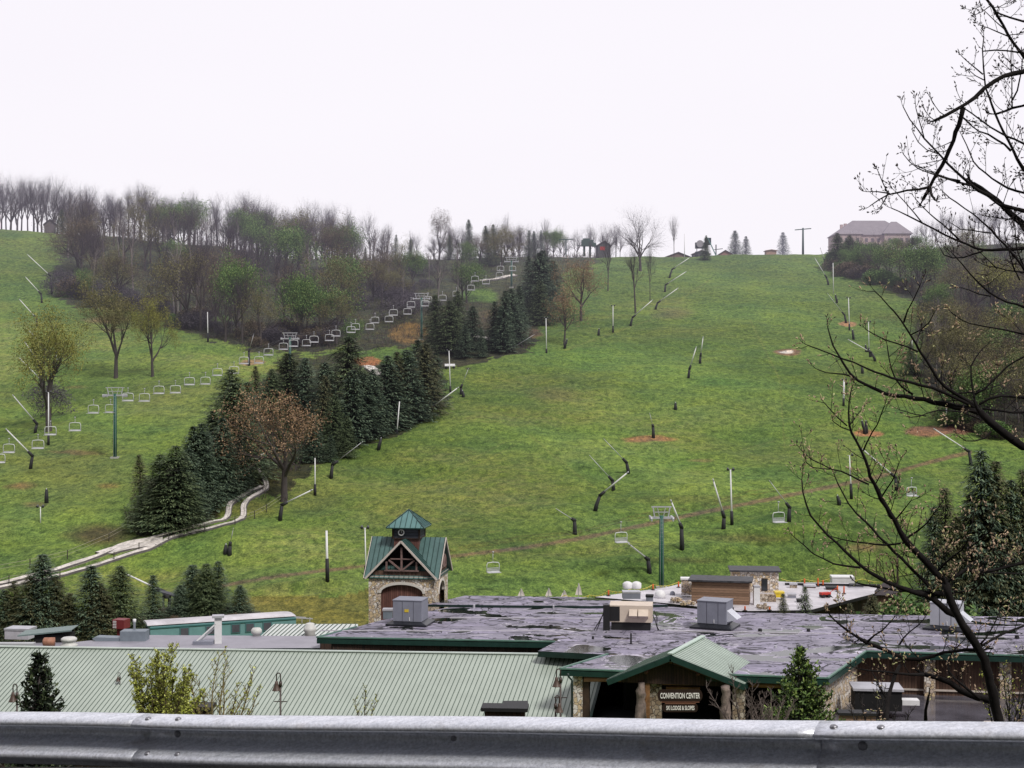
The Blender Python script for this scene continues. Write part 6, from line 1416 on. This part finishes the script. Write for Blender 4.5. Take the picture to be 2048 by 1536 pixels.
# ------------------------------------------------------------------ big bare tree in the right foreground
blackbark=simple('black_wet_bark',(.014,.012,.012),.9,.5,6,bump=.5,spec=.15); budm=[simple('bud_tan',(.55,.40,.27),.7,.3,20),simple('bud_green_tip',(.55,.55,.25),.7,.3,20),simple('bud_dark',(.05,.035,.035),.8,.3,20)]
def traced_tree(label,lines,Y0,seed,trunk=None,bud=True,tw=1.0):
    r=random.Random(seed); base=P(*trunk[0],Y0) if trunk else P(*lines[0][0][0],Y0)
    t=thing('foreground_tree',label,'tree',base); br=MB(); tg=br; bd=MB(); u=Y0/F
    def w3(x,y,dy): return P(x,y,Y0+dy)-base
    def buds(q,d,s):
        n=r.choice([1,1,1,2])
        for _ in range(n):
            dd=(d+rv(r)*.5).normalized(); a=q+rv(r)*u*1.5; tan_=bud or (a+base).z<(CY-560)/F*Y0; m_=r.choice([0,0,0,1,2]) if tan_ else 2; g_=1.08 if tan_ else 1; l=u*r.uniform(4,7.5)*s*g_; w_=u*r.uniform(.9,1.7)*s*g_  # higher buds coloured dark to stand as silhouettes against the bright sky
            bd.tube([a,a+dd*l*.45,a+dd*l],[w_*.4,w_,w_*.2],4,m=m_,cap=False)
    def twig(q,d,L,rad,dep):
        n=4; pts=[q]; dd=d.normalized(); side=[]
        cv=rv(r)*.22; 
        for i in range(n):
            dd=(dd+cv*.6+Vector((0,0,.14))+rv(r)*.12).normalized(); q=q+dd*L/n; pts.append(q.copy()); side.append((q.copy(),dd.copy()))
        tg.tube(pts,[rad*(1-.6*i/n) for i in range(n+1)],4,cap=False)
        buds(q,dd,1)
        if dep>0:
            for (s,e) in side[:-1]:
                for _ in range(r.choice([0,1,1,2])):
                    ax=rv(r); nd_=(e+Vector((ax.x,ax.y*.6,ax.z))*.95).normalized(); twig(s,nd_,L*r.uniform(.3,.55),rad*.62,dep-1)
        else:
            for (s,e) in side[:-1]:
                if r.random()<.5: buds(s,(e+rv(r)*.6).normalized(),.7)
    for pts,r0,r1 in lines:
        dy=r.uniform(-.5,.5); sl=r.uniform(-.25,.25); n=len(pts); q3=[]
        # resample with gentle wobble
        fine=[]
        for (a,b_),(c,d_) in zip(pts[:-1],pts[1:]):
            k=max(1,int(math.hypot(c-a,d_-b_)/16))
            for i in range(k): fine.append((a+(c-a)*i/k,b_+(d_-b_)*i/k))
        fine.append(pts[-1]); N_=len(fine)
        sm=list(fine)
        for _ in range(2): sm=[sm[0]]+[((sm[i-1][0]+2*sm[i][0]+sm[i+1][0])/4,(sm[i-1][1]+2*sm[i][1]+sm[i+1][1])/4) for i in range(1,N_-1)]+[sm[-1]]
        for i,(x,y) in enumerate(sm):
            f_=i/(N_-1); q3.append(w3(x+r.uniform(-1.6,1.6),y+r.uniform(-1.6,1.6),dy*(f_)+sl*f_+.0))
        rad=[u*(r0+(r1-r0)*(i/(N_-1))**.8)*r.uniform(.9,1.13) for i in range(N_)]
        br.tube(q3,rad,7 if r0>3 else 5)
        for i in range(1,N_):
            f_=i/(N_-1); x=sm[i][0]
            if x>2140: continue
            if rad[i]/u>7.5 and r.random()<.6: continue
            if r.random()<.82*tw:
                d=(q3[i]-q3[i-1]).normalized(); s=r.choice([-1,1]); pr=Vector((-d.z,0,d.x))*s
                if pr.z<0 and r.random()<.6: pr=-pr
                L=u*r.uniform(18,75)*(1.1-.4*f_); twig(q3[i],(d*.75+pr*.9+Vector((0,r.uniform(-.5,.5),0))).normalized(),L,u*min(1.05,max(.6,rad[i]/u*.33)),2 if L>u*58 else (1 if L>u*30 else 0))
        d=(q3[-1]-q3[-2]).normalized(); twig(q3[-1],d,u*r.uniform(14,30),u*max(.7,r1*.7),1)
    if trunk:
        q3=[w3(x,y,0) for x,y,_ in trunk_pts(trunk)]
    br.build('branches',blackbark,t,True); bd.build('buds',budm,t)
    return t
def trunk_pts(tr): return [(x,y,0) for x,y in tr]
M1=[
([(2050,1640),(2010,1520),(1990,1400),(1965,1304),(1951,1287),(1927,1254),(1915,1232),(1903,1204),(1893,1185),(1891,1168)],12,7.5),
([(1891,1168),(1877,1149),(1846,1120),(1827,1099),(1808,1078),(1789,1042),(1765,999),(1746,969),(1736,938),(1727,900),(1712,881),(1696,852),(1693,826),(1696,802),(1703,783)],8,1.3),
([(1915,1232),(1893,1228),(1879,1206),(1865,1194),(1832,1185),(1798,1175),(1770,1161),(1739,1147),(1715,1128),(1693,1104),(1674,1085),(1655,1068),(1636,1056),(1617,1032),(1608,1009),(1606,985),(1604,960)],7,1.2),
([(1891,1190),(1850,1186),(1822,1182),(1770,1178),(1741,1171),(1715,1166)],5,1.6),
([(1870,1190),(1853,1163),(1829,1144),(1817,1128),(1793,1106),(1774,1090),(1755,1073),(1736,1044),(1712,1025),(1693,1011),(1682,985),(1670,952)],4,1.2),
([(1722,1135),(1670,1128),(1648,1123),(1627,1109),(1605,1087),(1589,1073)],2.5,1),
([(1808,1085),(1770,1091),(1732,1090),(1703,1080),(1665,1075)],2.5,1.1),
([(1736,969),(1700,950),(1668,938),(1640,932),(1622,918),(1607,905)],2,1),([(1660,938),(1640,942),(1625,938),(1612,925)],1.4,.9),
([(1727,900),(1735,880),(1745,868),(1756,845),(1763,835),(1768,815)],1.8,1),([(1693,852),(1675,835),(1660,825),(1650,806)],1.8,1),([(1696,852),(1708,838),(1720,822)],1.4,1),([(1700,862),(1680,856),(1664,842)],1.3,.9),
([(1762,997),(1775,975),(1788,960),(1795,945),(1797,925)],1.8,1),([(1748,975),(1765,945),(1770,925)],1.5,1),
([(1896,1163),(1913,1149),(1939,1135),(1951,1123)],4,2.5),([(1939,1140),(1989,1142),(2025,1132),(2060,1120),(2200,1090)],2.6,4),([(1941,1142),(1989,1145),(2060,1150)],1.8,1.4),
([(1875,1142),(1894,1123),(1922,1102),(1938,1085),(1943,1060),(1946,1032)],2.6,1.1),([(1936,1097),(1965,1085),(1984,1061),(1990,1040)],1.8,1),
([(1900,1185),(1941,1187),(1967,1175),(1970,1150),(1966,1130)],2,1),([(1812,1078),(1840,1065),(1856,1045),(1868,1028),(1880,1010)],2.2,1),([(1789,1042),(1800,1030),(1812,1018),(1820,1000)],1.8,1),
([(1963,1290),(1985,1275),(2003,1268),(2030,1256),(2070,1244)],3,2),([(1960,1290),(1975,1278),(1990,1240),(2000,1220)],2.2,1),
([(1990,1400),(1941,1395),(1925,1384),(1901,1363),(1875,1352),(1848,1349)],8,5),([(1960,1400),(1925,1370),(1890,1345),(1890,1330),(1900,1310),(1912,1290)],3,1.3),
([(1848,1349),(1820,1345),(1790,1350),(1760,1345),(1735,1338),(1715,1337)],3.5,1.2),([(1870,1312),(1840,1322),(1810,1326),(1792,1309),(1778,1298),(1755,1293),(1733,1288),(1727,1281)],3.5,4),([(1870,1312),(1900,1300),(1930,1300),(1960,1300)],2.5,4),
([(1731,1284),(1710,1270),(1693,1261),(1660,1237),(1655,1225)],3.5,1.1),([(1733,1284),(1745,1272),(1765,1262),(1780,1245),(1790,1235)],2.5,1),([(1798,1290),(1803,1275),(1820,1262),(1838,1250),(1850,1235)],2.2,1),
([(1800,1330),(1790,1355),(1780,1375),(1770,1400),(1775,1440),(1770,1500)],3,6),([(1775,1400),(1755,1365),(1745,1345)],2.5,1),([(1850,1450),(1853,1420),(1855,1395)],4,2.5)]
U=[
([(2300,640),(2200,800),(2100,880),(2048,902),(2025,883),(2001,864),(1982,842),(1958,823)],12,7),
([(1958,823),(1932,816),(1889,811),(1865,804),(1832,795),(1789,792),(1755,783),(1732,770),(1715,761),(1703,752),(1686,728),(1674,709),(1667,690),(1655,654)],7.5,1.1),
([(1703,752),(1690,749),(1674,750),(1655,744),(1634,740)],2.2,1),
([(1955,816),(1932,804),(1905,790),(1870,776),(1841,770),(1798,759),(1765,750),(1736,735),(1708,723),(1680,716),(1660,706),(1640,700),(1617,690)],4,1),
([(1827,790),(1798,773),(1789,759),(1784,740),(1776,716),(1774,692)],2.4,1.1),
([(1951,812),(1913,788),(1889,776),(1872,754),(1851,723),(1841,700),(1822,671),(1808,645),(1803,640),(1780,614),(1756,593),(1749,581)],4,1),
([(1808,645),(1812,628),(1826,600),(1841,572)],1.8,1),([(1836,702),(1798,690),(1770,678),(1746,669),(1731,657)],1.8,1),([(1822,671),(1845,660),(1860,645),(1868,628)],1.5,.9),
([(1955,814),(1944,783),(1941,754),(1934,731),(1951,711),(1975,688)],2.8,1),([(1951,788),(1984,769),(1996,747),(2013,735),(2048,711),(2090,690)],2.4,1.6),
([(1960,807),(1975,792),(2003,789),(2048,797),(2150,800)],2.6,3.5),([(1965,816),(2003,823),(2048,826),(2150,830)],2.2,3),([(1913,788),(1940,787),(1970,780),(2000,770)],1.6,1),
([(1958,838),(1930,822),(1900,818),(1870,820),(1840,832),(1822,836)],2,1),([(1852,832),(1830,825),(1812,828),(1800,820)],1.4,.8),([(1982,862),(1975,880),(1950,890),(1925,885),(1918,872)],1.8,.9),
([(2300,60),(2180,120),(2048,142),(2008,151),(1990,163),(1963,177),(1952,195),(1928,214),(1896,227),(1869,241)],9,3),
([(1928,214),(1917,249),(1907,281),(1891,316),(1875,345),(1859,375),(1845,399)],5,3.2),([(1859,375),(1864,388),(1869,401)],3,2),
([(1859,375),(1840,377),(1816,381),(1790,384),(1778,385),(1757,402),(1741,411)],3,1),([(1778,386),(1757,384),(1733,383)],1.6,.8),([(1774,388),(1768,402),(1760,416)],1.4,.8),([(1775,384),(1762,362),(1757,342)],1.4,.8),
([(1950,-30),(1976,0),(1995,32),(2016,72),(2048,115),(2100,170)],2,4),([(1995,24),(2022,37),(2048,45),(2120,60)],1.8,2.6),([(1983,10),(1960,30),(1952,28)],1.2,.8),([(2010,60),(1990,40),(1970,22)],1.6,.8),([(2016,72),(1996,62),(1975,55),(1960,50)],1.5,.8),
([(2100,420),(2048,337),(2033,318),(2016,281),(1990,230),(1971,177),(1966,150),(1966,102),(1967,75)],5,1),([(1966,150),(1945,130),(1930,115),(1924,113)],1.5,.8),([(1966,160),(1950,150),(1938,142)],1.2,.8),([(1966,102),(1990,101),(2015,102),(2048,106),(2100,110)],1.4,2.2),
([(2100,540),(2048,448),(2023,427),(2005,410),(1977,387),(1946,366)],8.5,5),
([(1985,395),(1971,388),(1942,372),(1909,343),(1880,310),(1848,276),(1818,241),(1805,214)],4,1),([(1848,276),(1838,240),(1832,215)],1.4,.8),([(1880,310),(1850,300),(1830,290),(1825,265)],1.4,.8),
([(1942,372),(1917,364),(1875,353),(1834,340),(1815,325),(1808,308)],2.4,.9),([(1920,362),(1880,350),(1850,345),(1830,330)],1.8,.9),
([(2120,400),(2048,388),(2014,377),(1984,359),(1955,337),(1933,294),(1925,270)],3.5,1),([(2120,320),(2048,286),(1998,268),(1963,241),(1928,216)],3,1.4),([(2022,302),(1995,278),(1955,262),(1917,230)],2.4,1.2),([(2100,200),(2048,209),(2024,217),(1990,229)],3.5,2),([(2024,215),(2024,180),(2022,140),(2021,100)],1.6,1),([(2024,200),(2034,185),(2043,160),(2044,120)],1.8,1),
([(2200,480),(2048,497),(2005,500),(1965,502),(1934,492),(1916,478),(1887,469),(1862,459),(1838,441),(1810,429),(1795,420),(1782,415)],6,1),
([(1965,502),(1946,505),(1930,516),(1904,521),(1885,518),(1878,494)],2,.9),([(1845,445),(1827,424),(1808,401),(1791,384)],1.5,.9),
([(1920,480),(1899,462),(1873,438),(1845,417),(1831,396)],2,.9),
([(2110,620),(2048,537),(2037,523),(2023,502),(2000,478),(1981,459),(1948,429),(1911,405),(1885,384)],4,1),([(1981,466),(1946,462),(1916,462),(1905,450)],1.6,.9),
([(2200,640),(2048,614),(2016,605),(1981,591),(1958,570),(1939,546),(1923,520),(1905,508)],4.5,1.1),([(1981,591),(1955,590),(1935,580),(1922,576)],1.6,.9),
([(2160,680),(2048,668),(2005,660),(1958,652),(1923,642),(1902,626)],3.2,1),([(2160,560),(2048,546),(1995,538),(1977,532)],3,1),([(2120,440),(2048,421),(2028,415),(2005,410)],5,4),
([(2048,537),(2030,490),(2035,460),(2025,430)],1.8,.9),([(1995,538),(1975,520),(1955,500)],1.3,.8),([(2040,560),(2020,520),(2015,495)],1.5,.9)]
traced_tree('black-barked budding tree leaning up from behind the rail at lower right',M1,12.5,41,None,True,1.2)
U.append(([(2330,1500),(2320,1100),(2300,640),(2300,60),(2330,-400)],40,16))
for xx in ((2180,120,2300,60),(2200,480,2305,560),(2200,640,2305,760),(2160,680,2305,790),(2160,560,2305,640),(2150,800,2305,900),(2150,830,2305,930),(2120,400,2305,480),(2120,440,2305,540),(2120,320,2305,380),(2100,200,2303,280),(2120,60,2303,180),(2100,170,2303,300),(2100,420,2305,620),(2100,540,2305,760),(2110,620,2308,840),(2090,690,2308,870),(2100,110,2303,220)): U.append(([(xx[2],xx[3]),(xx[0],xx[1])],6,3))
traced_tree('tall black-barked bare tree reaching in from the right edge over the sky',U,14.0,43,None,False,.8)
